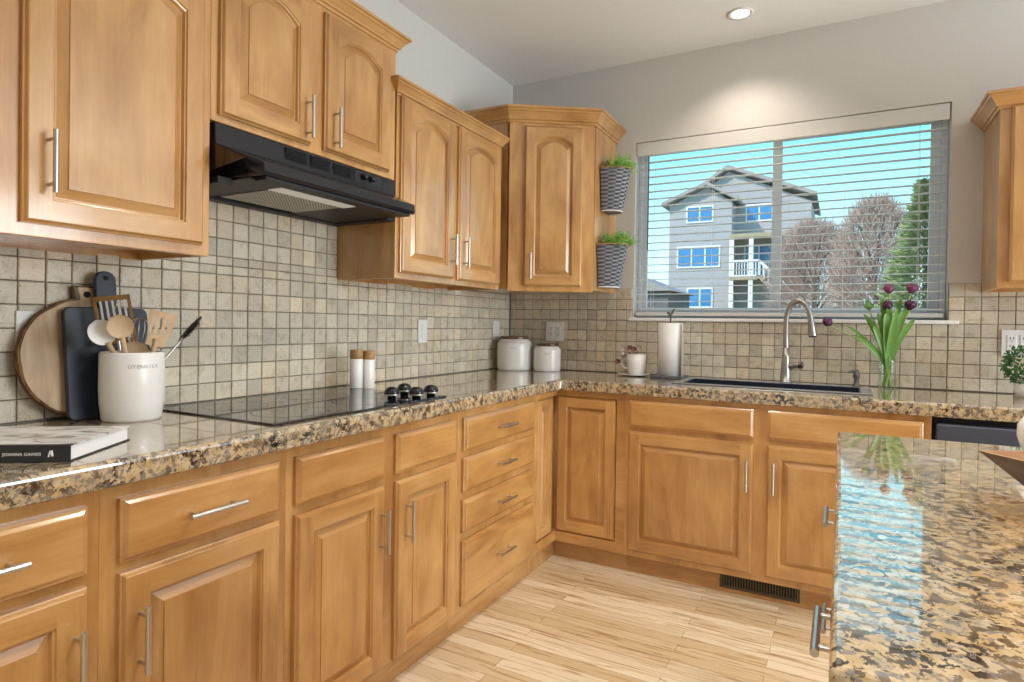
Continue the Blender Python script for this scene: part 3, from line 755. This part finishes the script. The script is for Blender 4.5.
O('base',lathe(BM(),[(0,0),(.020,0),(.020,.004),(.012,.012),(.011,.035),(.015,.040),(.015,.060),(.009,.068),(.008,.078),(0,.079)],20),GREYH,t,smooth=True)
O('spout',tube(BM(),[(.004,0,.070),(-.012,-.006,.072),(-.036,-.014,.064)],[.007,.006,.0045],10),GREYH,t,smooth=True)

# ---------------------------------------------------------------- vase and tulips
VX,VY=2.063,-.115
t=T('glass_vase','narrow clear glass vase of stems right of the sink','vase',(VX,VY,cz+.0003))
O('vase_glass',lathe(BM(),[(0,0),(.034,0),(.036,.003),(.033,.13),(.035,.145),(.0335,.145),(.0315,.13),(.033,.006),(0,.006)],28),VGLASS,t,smooth=True)
def tulip(lbl,head,mat,closed=1.,leaves=(),k=0):
    t=T('tulip',lbl,'tulip',(VX,VY,cz+.02),0)
    hx,hz=head[0]-VX,head[1]-cz-.02; hy=head[2]-VY if len(head)>2 else 0
    a=k*1.1; r0=.022; b=(math.cos(a)*r0,math.sin(a)*r0*.9,-.008); n_=(-math.cos(a)*.012,-math.sin(a)*.012,.115)
    O('stem',tube(BM(),spline([b,n_,(hx*.45+n_[0]*.3,hy*.4,.115+(hz-.115)*.5),(hx,hy,hz-.012)],6),.0033,7),STEM,t,smooth=True)
    d=Vector((hx*.7,hy,max(.05,(hz-.115)))).normalized()
    bm=BM(); e1=d.orthogonal().normalized(); e2=d.cross(e1)
    for i in range(6):
        aa=i*PI/3+.3; o_=(e1*math.cos(aa)+e2*math.sin(aa)); s=1 if i%2 else .94; c0=Vector((hx,hy,hz))-d*.014
        blade.face=o_; blade(bm,[c0,c0+o_*.019*s+d*.014,c0+o_*.021*closed*s+d*.032,c0+o_*.011*closed+d*.049*s],.028,4,-.35)
    O('bloom',bm,mat,t,smooth=True); blade.face=Vector((.3,-1,0)).normalized()
    for lf in leaves:
        bm=BM(); blade(bm,[(n_[0]*.5,n_[1]*.5,.075),(lf[0]*.35,lf[2]*.5,.075+(lf[1]-.075)*.5),(lf[0]*.8,lf[2],.075+(lf[1]-.075)*.88),(lf[0],lf[2]*1.1,lf[1])],lf[3],5,.3); O('leaf',bm,LEAF,t,smooth=True)
    return t
tulip('mauve tulip, tallest bloom at the left of the vase bouquet',(2.063,1.366),PINKP,1.1,[(-.03,.40,-.02,.028),(.0,.37,-.03,.030),(-.045,.33,-.03,.024)],0)
tulip('mauve tulip, tallest bloom at the right of the vase bouquet',(2.150,1.366),PINKP,1.3,[(.085,.38,-.01,.028),(.05,.40,.0,.024),(.03,.35,-.045,.028)],1)
tulip('dark purple tulip below the left mauve bloom',(2.058,1.290,-.14),PURPLE,.9,[(-.012,.33,-.05,.034),(-.075,.30,-.02,.022)],2)
tulip('dark purple tulip at the right side of the bouquet',(2.143,1.290,-.14),PURPLE,1.2,[(.10,.305,-.02,.026),(.055,.34,-.035,.032)],3)
tulip('dark tulip drooping far to the left toward the faucet',(1.822,1.214,-.14),PURPLE,.9,[(-.125,.22,-.03,.026),(-.17,.27,-.02,.016),(-.06,.27,-.04,.028)],4)
tulip('greenish tulip bud leaning left above the leaves',(1.985,1.292,-.12),LEAF,.5,[(-.10,.325,-.015,.022),(.02,.30,-.05,.030)],5)

# ---------------------------------------------------------------- wall baskets on the corner cabinet side
def basket(lbl,lbl2,loc,seed):
    rnd=random.Random(seed); t=T('wall_basket',lbl,'basket',loc,0,'woven wall baskets on the cabinet side')
    hh=.230; r0,r1=.068,.098
    bm=BM(); nu=18; nv=22; V=[]
    for j in range(nv+1):
        z=hh*j/nv; rr=r0+(r1-r0)*j/nv; row=[]
        for i in range(nu+1):
            a=-PI/2+PI*i/nu; bu=.0022*(1 if (i//2+j)%2 else -1)
            row.append(bm.verts.new(((rr+bu)*math.cos(a)*1.38+.004,(rr+bu)*math.sin(a),z)))
        V.append(row)
    for j in range(nv):
        for i in range(nu): bm.faces.new((V[j][i],V[j][i+1],V[j+1][i+1],V[j+1][i])).material_index=(i//2+j)%2
        bm.faces.new((V[j][0],V[j+1][0],V[j+1][nu],V[j][nu]))
    bm.faces.new(V[0][::-1]); O('woven_body',bm,[WICK,WICKL],t)
    pr=[(( r1+.001)*math.cos(-PI/2+PI*i/20)*1.38+.004,(r1+.001)*math.sin(-PI/2+PI*i/20),hh) for i in range(21)]
    O('rim',tube(BM(),pr,.004,8),WC,t,smooth=True)
    pb=[(( r0)*math.cos(-PI/2+PI*i/20)*1.38+.004,(r0)*math.sin(-PI/2+PI*i/20),.001) for i in range(21)]
    O('base_band',tube(BM(),pb,.0035,8),MATTEW,t,smooth=True)
    O('hanging_loop',tube(BM(),spline([(.010,-.035,hh-.02),(.012,-.032,hh+.035),(.012,-.01,hh+.055),(.014,.012,hh+.03),(.012,.015,hh-.02)],5),.0045,8),NAVY,t,smooth=True)
    p=T('basket_greenery',lbl2,'plant',(loc[0]+.04,loc[1],loc[2]+.20),0,'green sprigs in the wall baskets')
    bm=BM()
    for i in range(210):
        a=rnd.uniform(0,2*PI); el=rnd.uniform(.35,1.45); L_=rnd.uniform(.05,.10); b0=Vector((rnd.uniform(0,.07),rnd.uniform(-.06,.06),rnd.uniform(0,.02)))
        d=Vector((math.cos(a)*math.cos(el)*1.0+.12,math.sin(a)*math.cos(el),math.sin(el))); tip=b0+d*L_; tip.x=max(-.025,tip.x)
        tube(bm,[b0,tip],.0008,3)
        for k_ in range(7):
            q=b0.lerp(tip,.35+.65*k_/6); s=Vector((rnd.uniform(-1,1),rnd.uniform(-1,1),rnd.uniform(-.3,1))).normalized()
            w_=s.orthogonal().normalized()*.0032
            bm.faces.new([bm.verts.new(q),bm.verts.new(q+s*.007+w_),bm.verts.new(q+s*.015),bm.verts.new(q+s*.007-w_)])
    O('sprigs',bm,GREEN,p)
BX=.7035
basket('upper dark woven half-round basket hung on the corner cabinet side','green sprigs in the upper wall basket',(BX,-.185,1.812),3)
basket('lower dark woven half-round basket hung on the corner cabinet side','green sprigs in the lower wall basket',(BX,-.215,1.395),4)

# ---------------------------------------------------------------- boards, crock, utensils
lean=R(5.5)
t=T('round_cutting_board','round blond wood board with bark edge leaning on the tile','cutting board',(.052,-2.437,cz+.0007),0,rot=(0,-R(6),0))
def disc_x(bm,r,cz_,x0,x1,n=56,wob=0,rnd=random.Random(2),squash=1):
    A=[];B=[]
    for i in range(n):
        a=2*PI*i/n; q=r+wob*(math.sin(5*a+1)+.6*math.sin(11*a)+.4*math.sin(17*a))*.4
        A.append(bm.verts.new((x0,q*math.cos(a)*squash,cz_+q*math.sin(a)))); B.append(bm.verts.new((x1,q*math.cos(a)*squash,cz_+q*math.sin(a))))
    bm.faces.new(A); bm.faces.new(B[::-1])
    for i in range(n): bm.faces.new((A[i],B[i],B[(i+1)%n],A[(i+1)%n]))
    return bm
O('bark_edge',disc_x(BM(),.163,.164,0,.018,wob=.003),BARK,t)
O('board_face',disc_x(BM(),.1575,.164,.0175,.0195,wob=.003),WB,t)
bm=BM(); pts=[(-.036,.295),(-.030,.327),(-.034,.360),(.030,.360),(.028,.332),(.036,.295)]
A=[bm.verts.new((.002,y,z)) for y,z in pts]; B=[bm.verts.new((.0185,y,z)) for y,z in pts]; bm.faces.new(A); bm.faces.new(B[::-1])
for i in range(6): bm.faces.new((A[i],B[i],B[(i+1)%6],A[(i+1)%6]))
O('handle_neck',bm,WD,t,bevel=.004)
bm=BM(); pts=[(-.024,.295),(-.017,.327),(-.022,.355),(.020,.355),(.016,.332),(.022,.295)]
A=[bm.verts.new((.018,y,z)) for y,z in pts]; B=[bm.verts.new((.0200,y,z)) for y,z in pts]; bm.faces.new(A); bm.faces.new(B[::-1])
for i in range(6): bm.faces.new((A[i],B[i],B[(i+1)%6],A[(i+1)%6]))
O('handle_face',bm,WB,t)
O('hang_hole',disc_x(BM(),.009,.336,.0195,.0205,20),VOID,t)
t=T('paddle_cutting_board','navy blue rectangular paddle board with handle leaning on the tile','cutting board',(.085,-2.40,cz+.0004),0,rot=(0,-R(6.5),0))
def rrect(y0,y1,z0,z1,r,n=5):
    out=[]
    for (cy_,cz_,a0) in ((y1-r,z1-r,0),(y0+r,z1-r,90),(y0+r,z0+r,180),(y1-r,z0+r,270)):
        for k_ in range(n+1): a=R(a0+90*k_/n); out.append((cy_+r*math.cos(a),cz_+r*math.sin(a)))
    return out
def slab_x(bm,pts,x0,x1):
    A=[bm.verts.new((x0,y,z)) for y,z in pts]; B=[bm.verts.new((x1,y,z)) for y,z in pts]; n=len(pts); bm.faces.new(A); bm.faces.new(B[::-1])
    for i in range(n): bm.faces.new((A[i],B[i],B[(i+1)%n],A[(i+1)%n]))
    return bm
bm=slab_x(BM(),rrect(-.107,.107,.0,.302,.018),0,.016); O('board',bm,NAVY,t,bevel=.003)
bm=slab_x(BM(),rrect(-.027,.027,.298,.405,.0255),.0005,.0155); O('paddle_handle',bm,NAVY,t,bevel=.003)
O('hang_hole',disc_x(BM(),.007,.385,.0150,.0162,16),VOID,t)

KX,KY=.175,-2.392
t=T('utensil_crock','large white ceramic crock stamped with a word, holding cooking utensils','crock',(KX,KY,cz+.0003))
kr=.0765
O('crock_body',lathe(BM(),[(0,0),(kr*.86,0),(kr*.91,.006),(kr*.98,.05),(kr*1.0,.09),(kr*.985,.178),(kr*.96,.183),(kr*.93,.182),(kr*.94,.09),(kr*.85,.012),(0,.01)],56),WHITE,t,smooth=True)
bm=BM(); n0=0
# stamped word wrapped round the crock
word='UTENSILS'; mt=plain('stamp_grey',(.42,.42,.42),.6)
letters=BM(); wrap=[]
for i,ch in enumerate(word):
    a=R(-33)+R(7.0)*i
    o=text(ch,.0135,mt,t,'stamped_letter',(math.cos(a)*kr*.996,math.sin(a)*kr*.996,.142),(R(90),0,a+R(90)),.0006)
def utensil(name,lbl,loc,rot): return T(name,lbl,'utensil',loc,0,'utensils in the crock',rot)
def paddle_spoon(name,lbl,top,facing,hw,hl,mat,base,tilt=0,slots=0,holes=False):
    """spoon from base point to the centre of its head; built along local z, facing local -y"""
    sh=Vector((0,-.036,0)); b=Vector(base)+sh; h_=Vector(top)+sh; d=h_-b; L_=d.length
    zq=d.normalized(); f_=Vector(facing); yq=-(f_-zq*f_.dot(zq)).normalized(); xq=yq.cross(zq)
    M_=Matrix((xq,yq,zq)).transposed().to_4x4(); M_.translation=b
    t=T(name,lbl,'utensil',(0,0,0)); t.matrix_world=M_; return t,L_
BASE=lambda a,r=.05:(KX+math.cos(a)*r,KY+math.sin(a)*r,cz+.016)
def spoon_head(bm,L_,hw,hl,dep=.010,th=.004,flat=False):
    nu,nv=10,14; top=[];bot=[]
    for j in range(nv+1):
        s=-1+2*j/nv; wv=math.sqrt(max(0,1-s*s))*hw if not flat else hw*(1-.15*(s<0)*(-s)); rt_=[];rb=[]
        for i in range(nu+1):
            q=-1+2*i/nu; rr=min(1,math.sqrt((q*math.sqrt(max(0,1-s*s)))**2+s*s)) if not flat else 0
            y=dep*(1-rr*rr) if not flat else 0
            rt_.append(bm.verts.new((q*wv,y-.002,L_+s*hl))); rb.append(bm.verts.new((q*wv,y+th-.002,L_+s*hl)))
        top.append(rt_);bot.append(rb)
    for j in range(nv):
        for i in range(nu):
            bm.faces.new((top[j][i],top[j][i+1],top[j+1][i+1],top[j+1][i])); bm.faces.new((bot[j][i],bot[j+1][i],bot[j+1][i+1],bot[j][i+1]))
    bmesh.ops.remove_doubles(bm,verts=bm.verts[:],dist=.0004)
    return bm
FC=(.87,-.50,0)
t,L_=paddle_spoon('wooden_spoon','pale wooden spoon leaning left, in front of the other spoon head',(.235,-2.420,1.166),FC,0,0,WS,(.150,-2.335,.94))
bm=spoon_head(BM(),L_,.029,.034); O('spoon_bowl',bm,WS,t,smooth=True); O('handle',tube(BM(),[(0,0,0),(0,0,L_-.03)],[.0055,.0065],8),WS,t,smooth=True)
t,L_=paddle_spoon('wooden_spoon','wooden spoon mostly hidden behind the front left spoon',(.195,-2.442,1.150),FC,0,0,WS,(.165,-2.320,.94))
bm=spoon_head(BM(),L_,.030,.036); O('spoon_bowl',bm,MATTEW,t,smooth=True); O('handle',tube(BM(),[(0,0,0),(0,0,L_-.03)],[.0055,.0065],8),WS,t,smooth=True)
t,L_=paddle_spoon('wooden_spoon','low round wooden spoon just above the crock rim',(.215,-2.372,1.098),FC,0,0,WS,(.155,-2.345,.94))
bm=spoon_head(BM(),L_,.031,.032); O('spoon_bowl',bm,WS,t,smooth=True); O('handle',tube(BM(),[(0,0,0),(0,0,L_-.028)],[.0055,.0065],8),WS,t,smooth=True)
# slotted turner
t,L_=paddle_spoon('slotted_turner','tall steel slotted turner with bronze frame standing in the crock',(.130,-2.378,1.185),(.93,-.36,0),0,0,STEEL,(.155,-2.352,.95))
hw,hl=.043,.060
bm=BM()
for xx in (-hw,hw-.008): box(bm,xx,xx+.008,-.0012,.0012,L_-hl,L_+hl)
box(bm,-hw,hw,-.0012,.0012,L_+hl-.010,L_+hl+.004); box(bm,-hw,hw,-.0012,.0012,L_-hl-.006,L_-hl+.006)
O('head_frame',bm,plain('bronze_edge',(.22,.12,.035),.35,.6),t,bevel=.0008)
bm=BM()
for k_ in range(5): xx=-hw+.014+k_*.0135; box(bm,xx,xx+.0055,-.0011,.0011,L_-hl,L_+hl-.008)
O('slotted_blade',bm,STEEL,t); O('handle',tube(BM(),[(0,0,0),(0,0,L_-hl)],.005,8),STEEL,t,smooth=True)
# whisk
t,L_=paddle_spoon('whisk','steel wire balloon whisk in the crock, right of the turner',(.170,-2.338,1.155),FC,0,0,STEEL,(.175,-2.360,.94))
bm=BM()
for k_ in range(6):
    a=PI*k_/6; rr=.027
    tube(bm,spline([(0,0,L_-.075)]+[(s*math.cos(a)*rr,s*math.sin(a)*rr,L_+zz) for s,zz in ((.5,-.045),(1,-.005),(.8,.022),(0,.034),(-.8,.022),(-1,-.005),(-.5,-.045))]+[(0,0,L_-.075)],4),.0009,5)
O('wires',bm,STEEL,t,smooth=True); O('handle',tube(BM(),[(0,0,0),(0,0,L_-.07)],.006,10),STEEL,t,smooth=True)
# wooden slotted spatula
t,L_=paddle_spoon('slotted_spatula','wooden slotted spatula fanning out at the right of the crock',(.185,-2.290,1.160),FC,0,0,WS,(.175,-2.345,.94))
bm=BM(); w0,w1=.022,.035
pts=[(-w0,-.05),(w0,-.05),(w1,.045),(-w1,.048)]
ys=[-.05,-.02,.030,.048]
def wd(z): return w0+(w1-w0)*(z+.05)/.098
xsl=[-1,-.62,-.42,-.12,.12,.42,.62,1]
for j in range(3):
    for i in range(7):
        if j==1 and i in (1,3,5): continue
        q=[(xsl[i],ys[j]),(xsl[i+1],ys[j]),(xsl[i+1],ys[j+1]),(xsl[i],ys[j+1])]
        A=[bm.verts.new((a*wd(b),-.002,L_+b)) for a,b in q]; B=[bm.verts.new((a*wd(b),.002,L_+b)) for a,b in q]
        bm.faces.new(A); bm.faces.new(B[::-1])
        for k_ in range(4): bm.faces.new((A[k_],B[k_],B[(k_+1)%4],A[(k_+1)%4]))
O('blade',bm,WS,t); O('handle',tube(BM(),[(0,0,0),(0,0,L_-.045),(0,0,L_-.03)],[.0055,.007,.010],8),WS,t,smooth=True)
# slotted steel spoon
t,L_=paddle_spoon('slotted_spoon','dark perforated steel spoon leaning far right out of the crock',(.170,-2.190,1.158),(-.2,-.75,.65),0,0,STEEL,(.178,-2.375,.955))
bm=spoon_head(BM(),L_,.024,.052,.008,.0015); O('spoon_bowl',bm,plain('dark_steel',(.10,.10,.11),.3,.9),t,smooth=True)
bm=BM()
for k_ in range(5):
    for s in (-1,0,1): box(bm,s*.010-.0018,s*.010+.0018,-.0032 if s else .001,.007,L_-.024+k_*.0115,L_-.019+k_*.0115)
O('perforations',bm,BLACKM,t)
O('handle',tube(BM(),[(0,0,0),(0,0,L_-.036)],.0035,8),STEEL,t,smooth=True)

# ---------------------------------------------------------------- book
# right-hand edge runs from (.588,-2.731) to (.44,-2.555)
t=T('hardcover_book','thick hardcover book with dark spine and pale cover lying on the counter','book',(.588,-2.731,cz+.0004),math.atan2(-2.800+2.731,.490-.588)+PI)
# local x runs along the spine towards the camera's right, so the book lies at negative x
BLg,BWd,BT=.285,.215,.032
sp=plain('book_spine',(.022,.024,.03),.5)
x=NM('book_cover',Roughness=.35); n_=x.n('TexNoise',Scale=9.,Detail=4.,Distortion=1.5); x.l(x.coord((1,2.5,1)),n_.inputs['Vector'])
x.l(x.ramp(n_.outputs['Fac'],[(.36,(.16,.15,.15)),(.46,(.62,.61,.60)),(.6,(.80,.80,.80))]),x.b.inputs['Base Color']); cov=x.m
O('page_block',box(BM(),-BLg+.004,-.004,.006,BWd-.004,.0025,BT-.0025),PAPER,t)
bm=BM(); box(bm,-BLg,0,.012,BWd,BT-.0025,BT); O('front_cover',bm,cov,t,bevel=.0008)
bm=BM(); box(bm,-BLg,0,.004,BWd,0,.0024); O('back_cover',bm,sp,t,bevel=.0008)
bm=BM(); tube(bm,[(-BLg,.006,BT/2),(0,.006,BT/2)],BT/2,4); bm.free()
bm=box(BM(),-BLg,0,0,.004,0,BT); box(bm,-BLg,0,.004,.0118,BT-.0025,BT); O('spine',bm,sp,t,bevel=.0015)
text('JOANNA GAINES',.0080,MATTEW,t,'spine_lettering',(-.083,-.0006,.0125),(R(90),0,0),.0003,1.1)
bm=BM(); tube(bm,[(-.037,-.0004,.010),(-.034,-.0004,.021)],.0016,6); tube(bm,[(-.030,-.0004,.011),(-.032,-.0004,.022)],.002,6); tube(bm,[(-.037,-.0004,.016),(-.030,-.0004,.015)],.0013,6)
O('spine_emblem',bm,MATTEW,t)

# ---------------------------------------------------------------- right-hand plants, island things
t=T('boxwood_plant','small round leafy boxwood in a white pot at the right edge of the counter','plant',(2.555,-.165,cz+.0004))
O('pot',lathe(BM(),[(0,0),(.035,0),(.045,.06),(.042,.06),(.033,.01),(0,.01)],24),WHITE,t,smooth=True)
bm=BM(); rnd=random.Random(5)
for i in range(900):
    d=Vector((rnd.gauss(0,1),rnd.gauss(0,1),rnd.gauss(0,1))).normalized(); p=Vector((0,0,.135))+d*rnd.uniform(.05,.082)
    s=(d+Vector((rnd.uniform(-1,1),rnd.uniform(-1,1),rnd.uniform(-1,1)))*.8).normalized(); w_=s.orthogonal().normalized()*.0055
    bm.faces.new([bm.verts.new(p),bm.verts.new(p+s*.007+w_),bm.verts.new(p+s*.016),bm.verts.new(p+s*.007-w_)])
O('foliage',bm,BOX,t); O('stem',tube(BM(),[(0,0,.01),(0,0,.12)],.004,6),TRUNK,t)

t=T('wooden_bowl','brown wooden bowl with pointed corner and flared sides on the island','bowl',(2.063,-2.18,cz+.0004),R(-12))
# square flared tray: rim corner at local (0,0,.086)
RS=.34; bs=.075
def ring(i,z): return [(i,0,z),(RS/2+.0,-RS/2+i,z)] 
cn=[(0,0),(RS*.62,-RS*.55),(RS*1.25,0),(RS*.62,RS*.55)]; ctr=(RS*.62,0)
def sc2(k_,z): return [(ctr[0]+(a-ctr[0])*k_,ctr[1]+(b-ctr[1])*k_,z) for a,b in cn]
bm=BM(); O1=[bm.verts.new(p) for p in sc2(.48,0)]; O2=[bm.verts.new(p) for p in sc2(1,.088)]; I2=[bm.verts.new(p) for p in sc2(.955,.088)]; I1=[bm.verts.new(p) for p in sc2(.46,.008)]
bm.faces.new(O1[::-1]); fi=bm.faces.new(I1); fi.material_index=1
for A,B,mi in ((O1,O2,0),(O2,I2,2),(I2,I1,1)):
    for i in range(4): f=bm.faces.new((A[i],A[(i+1)%4],B[(i+1)%4],B[i])); f.material_index=mi
o=O('tray_body',bm,[WD,WALNUT,WC],t)
t=T('white_jar','round white object cut by the right frame edge behind the bowl','jar',(2.262,-1.66,cz+.0004))
O('jar_body',lathe(BM(),[(0,0),(.022,0),(.036,.018),(.044,.045),(.043,.07),(.030,.092),(.018,.098),(.018,.104),(.015,.104),(.014,.096),(0,.09)],32),WHITE,t,smooth=True)

# ---------------------------------------------------------------- floor register in the toe kick
t=T('floor_register','bronze slotted air vent in the toe kick below the sink','vent',(1.407,FY+.0495,.018))
O('vent_frame',gridslab(BM(),[0,.012,.318,.330],[0,.012,.060,.072],0,.004,lambda a,b:not(.012<a<.318 and .012<b<.060)),BRONZE,t,rot=(R(90),0,0))
O('vent_back',box(BM(),.012,.318,-.0015,-.0002,.012,.06),VOID,t)
bm=BM()
for i in range(27): xx=.016+i*.0113; box(bm,xx,xx+.005,-.004,-.0016,.012,.06)
O('louvres',bm,BRONZE,t)

# ---------------------------------------------------------------- recessed ceiling lights
t=T('recessed_light','round white recessed ceiling light above the sink window','ceiling light',(1.418,-.30,H),0,'recessed ceiling lights')
O('trim_ring',lathe(BM(),[(.040,-.001),(.058,-.001),(.060,-.004),(.058,-.007),(.042,-.005),(.040,-.001)],40),PLW,t,smooth=True)
O('lens',lathe(BM(),[(0,-.003),(.041,-.003),(.041,-.001),(0,-.001)],32),LENS,t)
lamp('can_lamp','SPOT',(0,0,-.03),18,(1,.86,.70),(0,0,0),t,spot_size=R(125),spot_blend=.8,shadow_soft_size=.05)
for k_,(xx,yy) in enumerate(((1.35,-1.75),(2.7,-2.1),(1.5,-3.9),(3.0,-4.2))):  # aisle and island copies are unseen, added for the light they give
    dd=dup(t,(xx,yy,H),None,['unseen recessed ceiling light added over the aisle','unseen recessed ceiling light added over the island','recessed ceiling light behind the camera','recessed ceiling light far right behind the camera'][k_])
    for q in dd.children:
        if q.type=='LIGHT': q.data=q.data.copy(); q.data.energy=68; q.data.color=(1,.92,.82)

# ---------------------------------------------------------------- outside
bm=BM(); prev=None
for (y,z) in ((.16,-.45),(6,-.3),(16,.5),(28,.9),(120,.95)):
    cur=[bm.verts.new((x_,y,z)) for x_ in (-90,90)]
    if prev: bm.faces.new((prev[0],prev[1],cur[1],cur[0]))
    prev=cur
S(O('ground',bm,GRASS),'dry winter lawn outside')
h=T('neighbour_house','three-storey lilac-grey house with gabled roof and rear deck seen through the blind','house',(-4,35,.5))
X0=-4; Y0=35; Z0=.5
def hb(bm,x0,x1,y0,y1,z0,z1): return box(bm,x0-X0,x1-X0,y0-Y0,y1-Y0,z0-Z0,z1-Z0)
O('left_wing_wall',hb(BM(),-7.75,-4.0,34,42,.5,8.72),SIDE,h); O('main_wall',hb(BM(),-4.0,.2,35.5,42,.5,8.75),SIDE,h)
def gable(bm,x0,xa,x1,ze,za,y0,y1,th=.22):
    prism_v(bm,[(x0-X0,ze-Z0),(xa-X0,za-Z0),(x1-X0,ze-Z0),(x1-X0,ze-Z0+th),(xa-X0,za-Z0+th),(x0-X0,ze-Z0+th)],y0-Y0,y1-Y0); return bm
O('left_roof',gable(BM(),-8.15,-5.45,-3.6,8.66,9.75,33.5,42),ROOF,h); O('main_roof',gable(BM(),-7.6,-4.5,.5,8.9,11.0,35.0,42.4),ROOF,h)
O('left_gable_wall',prism_v(BM(),[(-7.75-X0,8.70-Z0),(-4.0-X0,8.70-Z0),(-5.45-X0,9.7-Z0)],34.02-Y0,34.3-Y0),SIDE,h)
O('main_gable_wall',prism_v(BM(),[(-7.0-X0,8.9-Z0),(.1-X0,8.75-Z0),(-4.5-X0,10.9-Z0)],35.52-Y0,36-Y0),SIDE,h)
def hwin(x0,x1,z0,z1,y,nm=2):
    bm=BM(); b=.09
    hb(bm,x0-b,x1+b,y-.06,y,z0-b,z0); hb(bm,x0-b,x1+b,y-.06,y,z1,z1+b); hb(bm,x0-b,x0,y-.06,y,z0,z1); hb(bm,x1,x1+b,y-.06,y,z0,z1)
    for k_ in range(1,nm): xx=x0+(x1-x0)*k_/nm; hb(bm,xx-.04,xx+.04,y-.06,y,z0,z1)
    f=O('window',bm,TRIMX,h); O('pane',hb(BM(),x0,x1,y-.03,y-.01,z0,z1),PANEX,f)
hwin(-6.62,-5.16,7.65,8.5,34); hwin(-7.15,-4.72,4.9,6.05,34,3); hwin(-6.5,-5.1,2.45,3.5,34)
hwin(-3.35,-1.95,7.75,8.65,35.5); hwin(-3.4,-1.85,4.4,6.2,35.5); hwin(-1.15,-.3,5.4,6.4,35.5)
O('deck',hb(BM(),-3.95,.6,33,35.5,6.4,6.62),TAN,h); O('lower_deck',hb(BM(),-3.95,-2.4,33,35.5,3.95,4.15),TAN,h); O('deck_floor',hb(BM(),-2.4,.6,34.3,35.5,4.15,4.3),TAN,h)
for xx in (-3.85,-2.78,.3): O('post',hb(BM(),xx-.12,xx+.12,33.05,33.29,.8,6.4),TRIMX,h)
bm=BM(); hb(bm,-3.9,-2.3,33,33.08,5.0,5.1); hb(bm,-3.9,-2.3,33,33.08,4.15,4.22)
for i in range(11): xx=-3.88+i*.15; hb(bm,xx,xx+.05,33.02,33.06,4.2,5.02)
hb(bm,-2.3,.5,34.3,34.38,5.0,5.1)
for i in range(18): xx=-2.28+i*.155; hb(bm,xx,xx+.05,34.32,34.36,4.2,5.02)
O('railing',bm,TRIMX,h)
bm=BM(); prism_v(bm,[(-2.5-X0,4.2-Z0),(-2.3-X0,4.2-Z0),(.8-X0,1.0-Z0),(.5-X0,1.0-Z0)],33-Y0,33.9-Y0); O('stair',bm,TAN,h)
bm=BM(); prism_v(bm,[(-2.4-X0,5.0-Z0),(-2.3-X0,5.1-Z0),(.9-X0,1.9-Z0),(.8-X0,1.8-Z0)],33-Y0,33.06-Y0)
for i in range(14): xx=-2.3+i*.22; z_=4.9-i*.227; hb(bm,xx,xx+.05,33,33.05,z_-.85,z_)
O('stair_railing',bm,TRIMX,h)
g=T('dark_garage','low dark garage with pale roof at the left of the neighbouring house','building',(-6.2,22,.5))
O('wall',box(BM(),-2,1.55,0,4,0,2.2),SIDE2,g); O('roof',prism_v(BM(),[(-2.3,2.2),(-.2,3.0),(1.8,2.2)],-.3,4.3),ROOF,g)
def tree(name,lbl,loc,hh,rad,mat,n,kind,seed):
    rnd=random.Random(seed); t=T(name,lbl,'tree',loc)
    O('trunk',tube(BM(),[(0,0,0),(.03,0,hh*.4),(0,.05,hh*.92)],[rad*.07,rad*.045,rad*.012],8),TRUNK,t,smooth=True)
    bm=BM()
    for i in range(n):
        if kind=='pine':
            f=rnd.random()**.75; z=hh*(.08+.92*f); r=rad*(1-f)*rnd.uniform(.35,1)+.03; a=rnd.uniform(0,2*PI); p=Vector((r*math.cos(a),r*math.sin(a),z-r*.15))
            d=Vector((math.cos(a),math.sin(a),rnd.uniform(-.3,.5))).normalized(); L_=rnd.uniform(.10,.2); w_=.03
        else:
            f=rnd.uniform(.22,1); a=rnd.uniform(0,2*PI); r=rad*math.sqrt(max(0,1-((f-.5)/.52)**2))*rnd.random()**.45; p=Vector((r*math.cos(a),r*math.sin(a),hh*f))
            d=(p-Vector((0,0,hh*.25))).normalized()+Vector((rnd.gauss(0,.4),rnd.gauss(0,.4),rnd.gauss(0,.3))); d.normalize(); L_=rnd.uniform(.2,.5); w_=.011
        s=d.orthogonal().normalized(); s=(Matrix.Rotation(rnd.uniform(0,PI),3,d)@s)*w_
        bm.faces.new([bm.verts.new(p-s),bm.verts.new(p+s),bm.verts.new(p+d*L_+s*.3),bm.verts.new(p+d*L_-s*.3)])
    O('needles' if kind=='pine' else 'twigs',bm,mat,t)
    if kind!='pine':
        for i in range(9):
            a=i*.7; O('branch',tube(BM(),[(0,0,hh*(.25+.05*i)),(math.cos(a)*rad*.45,math.sin(a)*rad*.45,hh*(.48+.04*i)),(math.cos(a)*rad*.8,math.sin(a)*rad*.8,hh*(.66+.03*i))],[.05,.03,.01],6),TRUNK,t)
tree('bare_tree','leafless brownish-pink tree, taller one right of the neighbouring house',(2.75,18,.5),4.55,1.20,TWIG,7500,'bare',1)
tree('bare_tree','lower leafless pinkish tree in front of the house steps',(.95,21.5,.5),4.5,1.6,TWIG,10000,'bare',2)
tree('evergreen_tree','dark green conifer at the right side of the window view',(3.42,12,.2),4.2,1.25,PINE,7000,'pine',3)
tree('bare_tree','bluish bare tree behind the conifer in the upper right of the window',(6.4,24,.6),7.6,1.9,TWIG,5000,'bare',4)
bpy.context.view_layer.update()
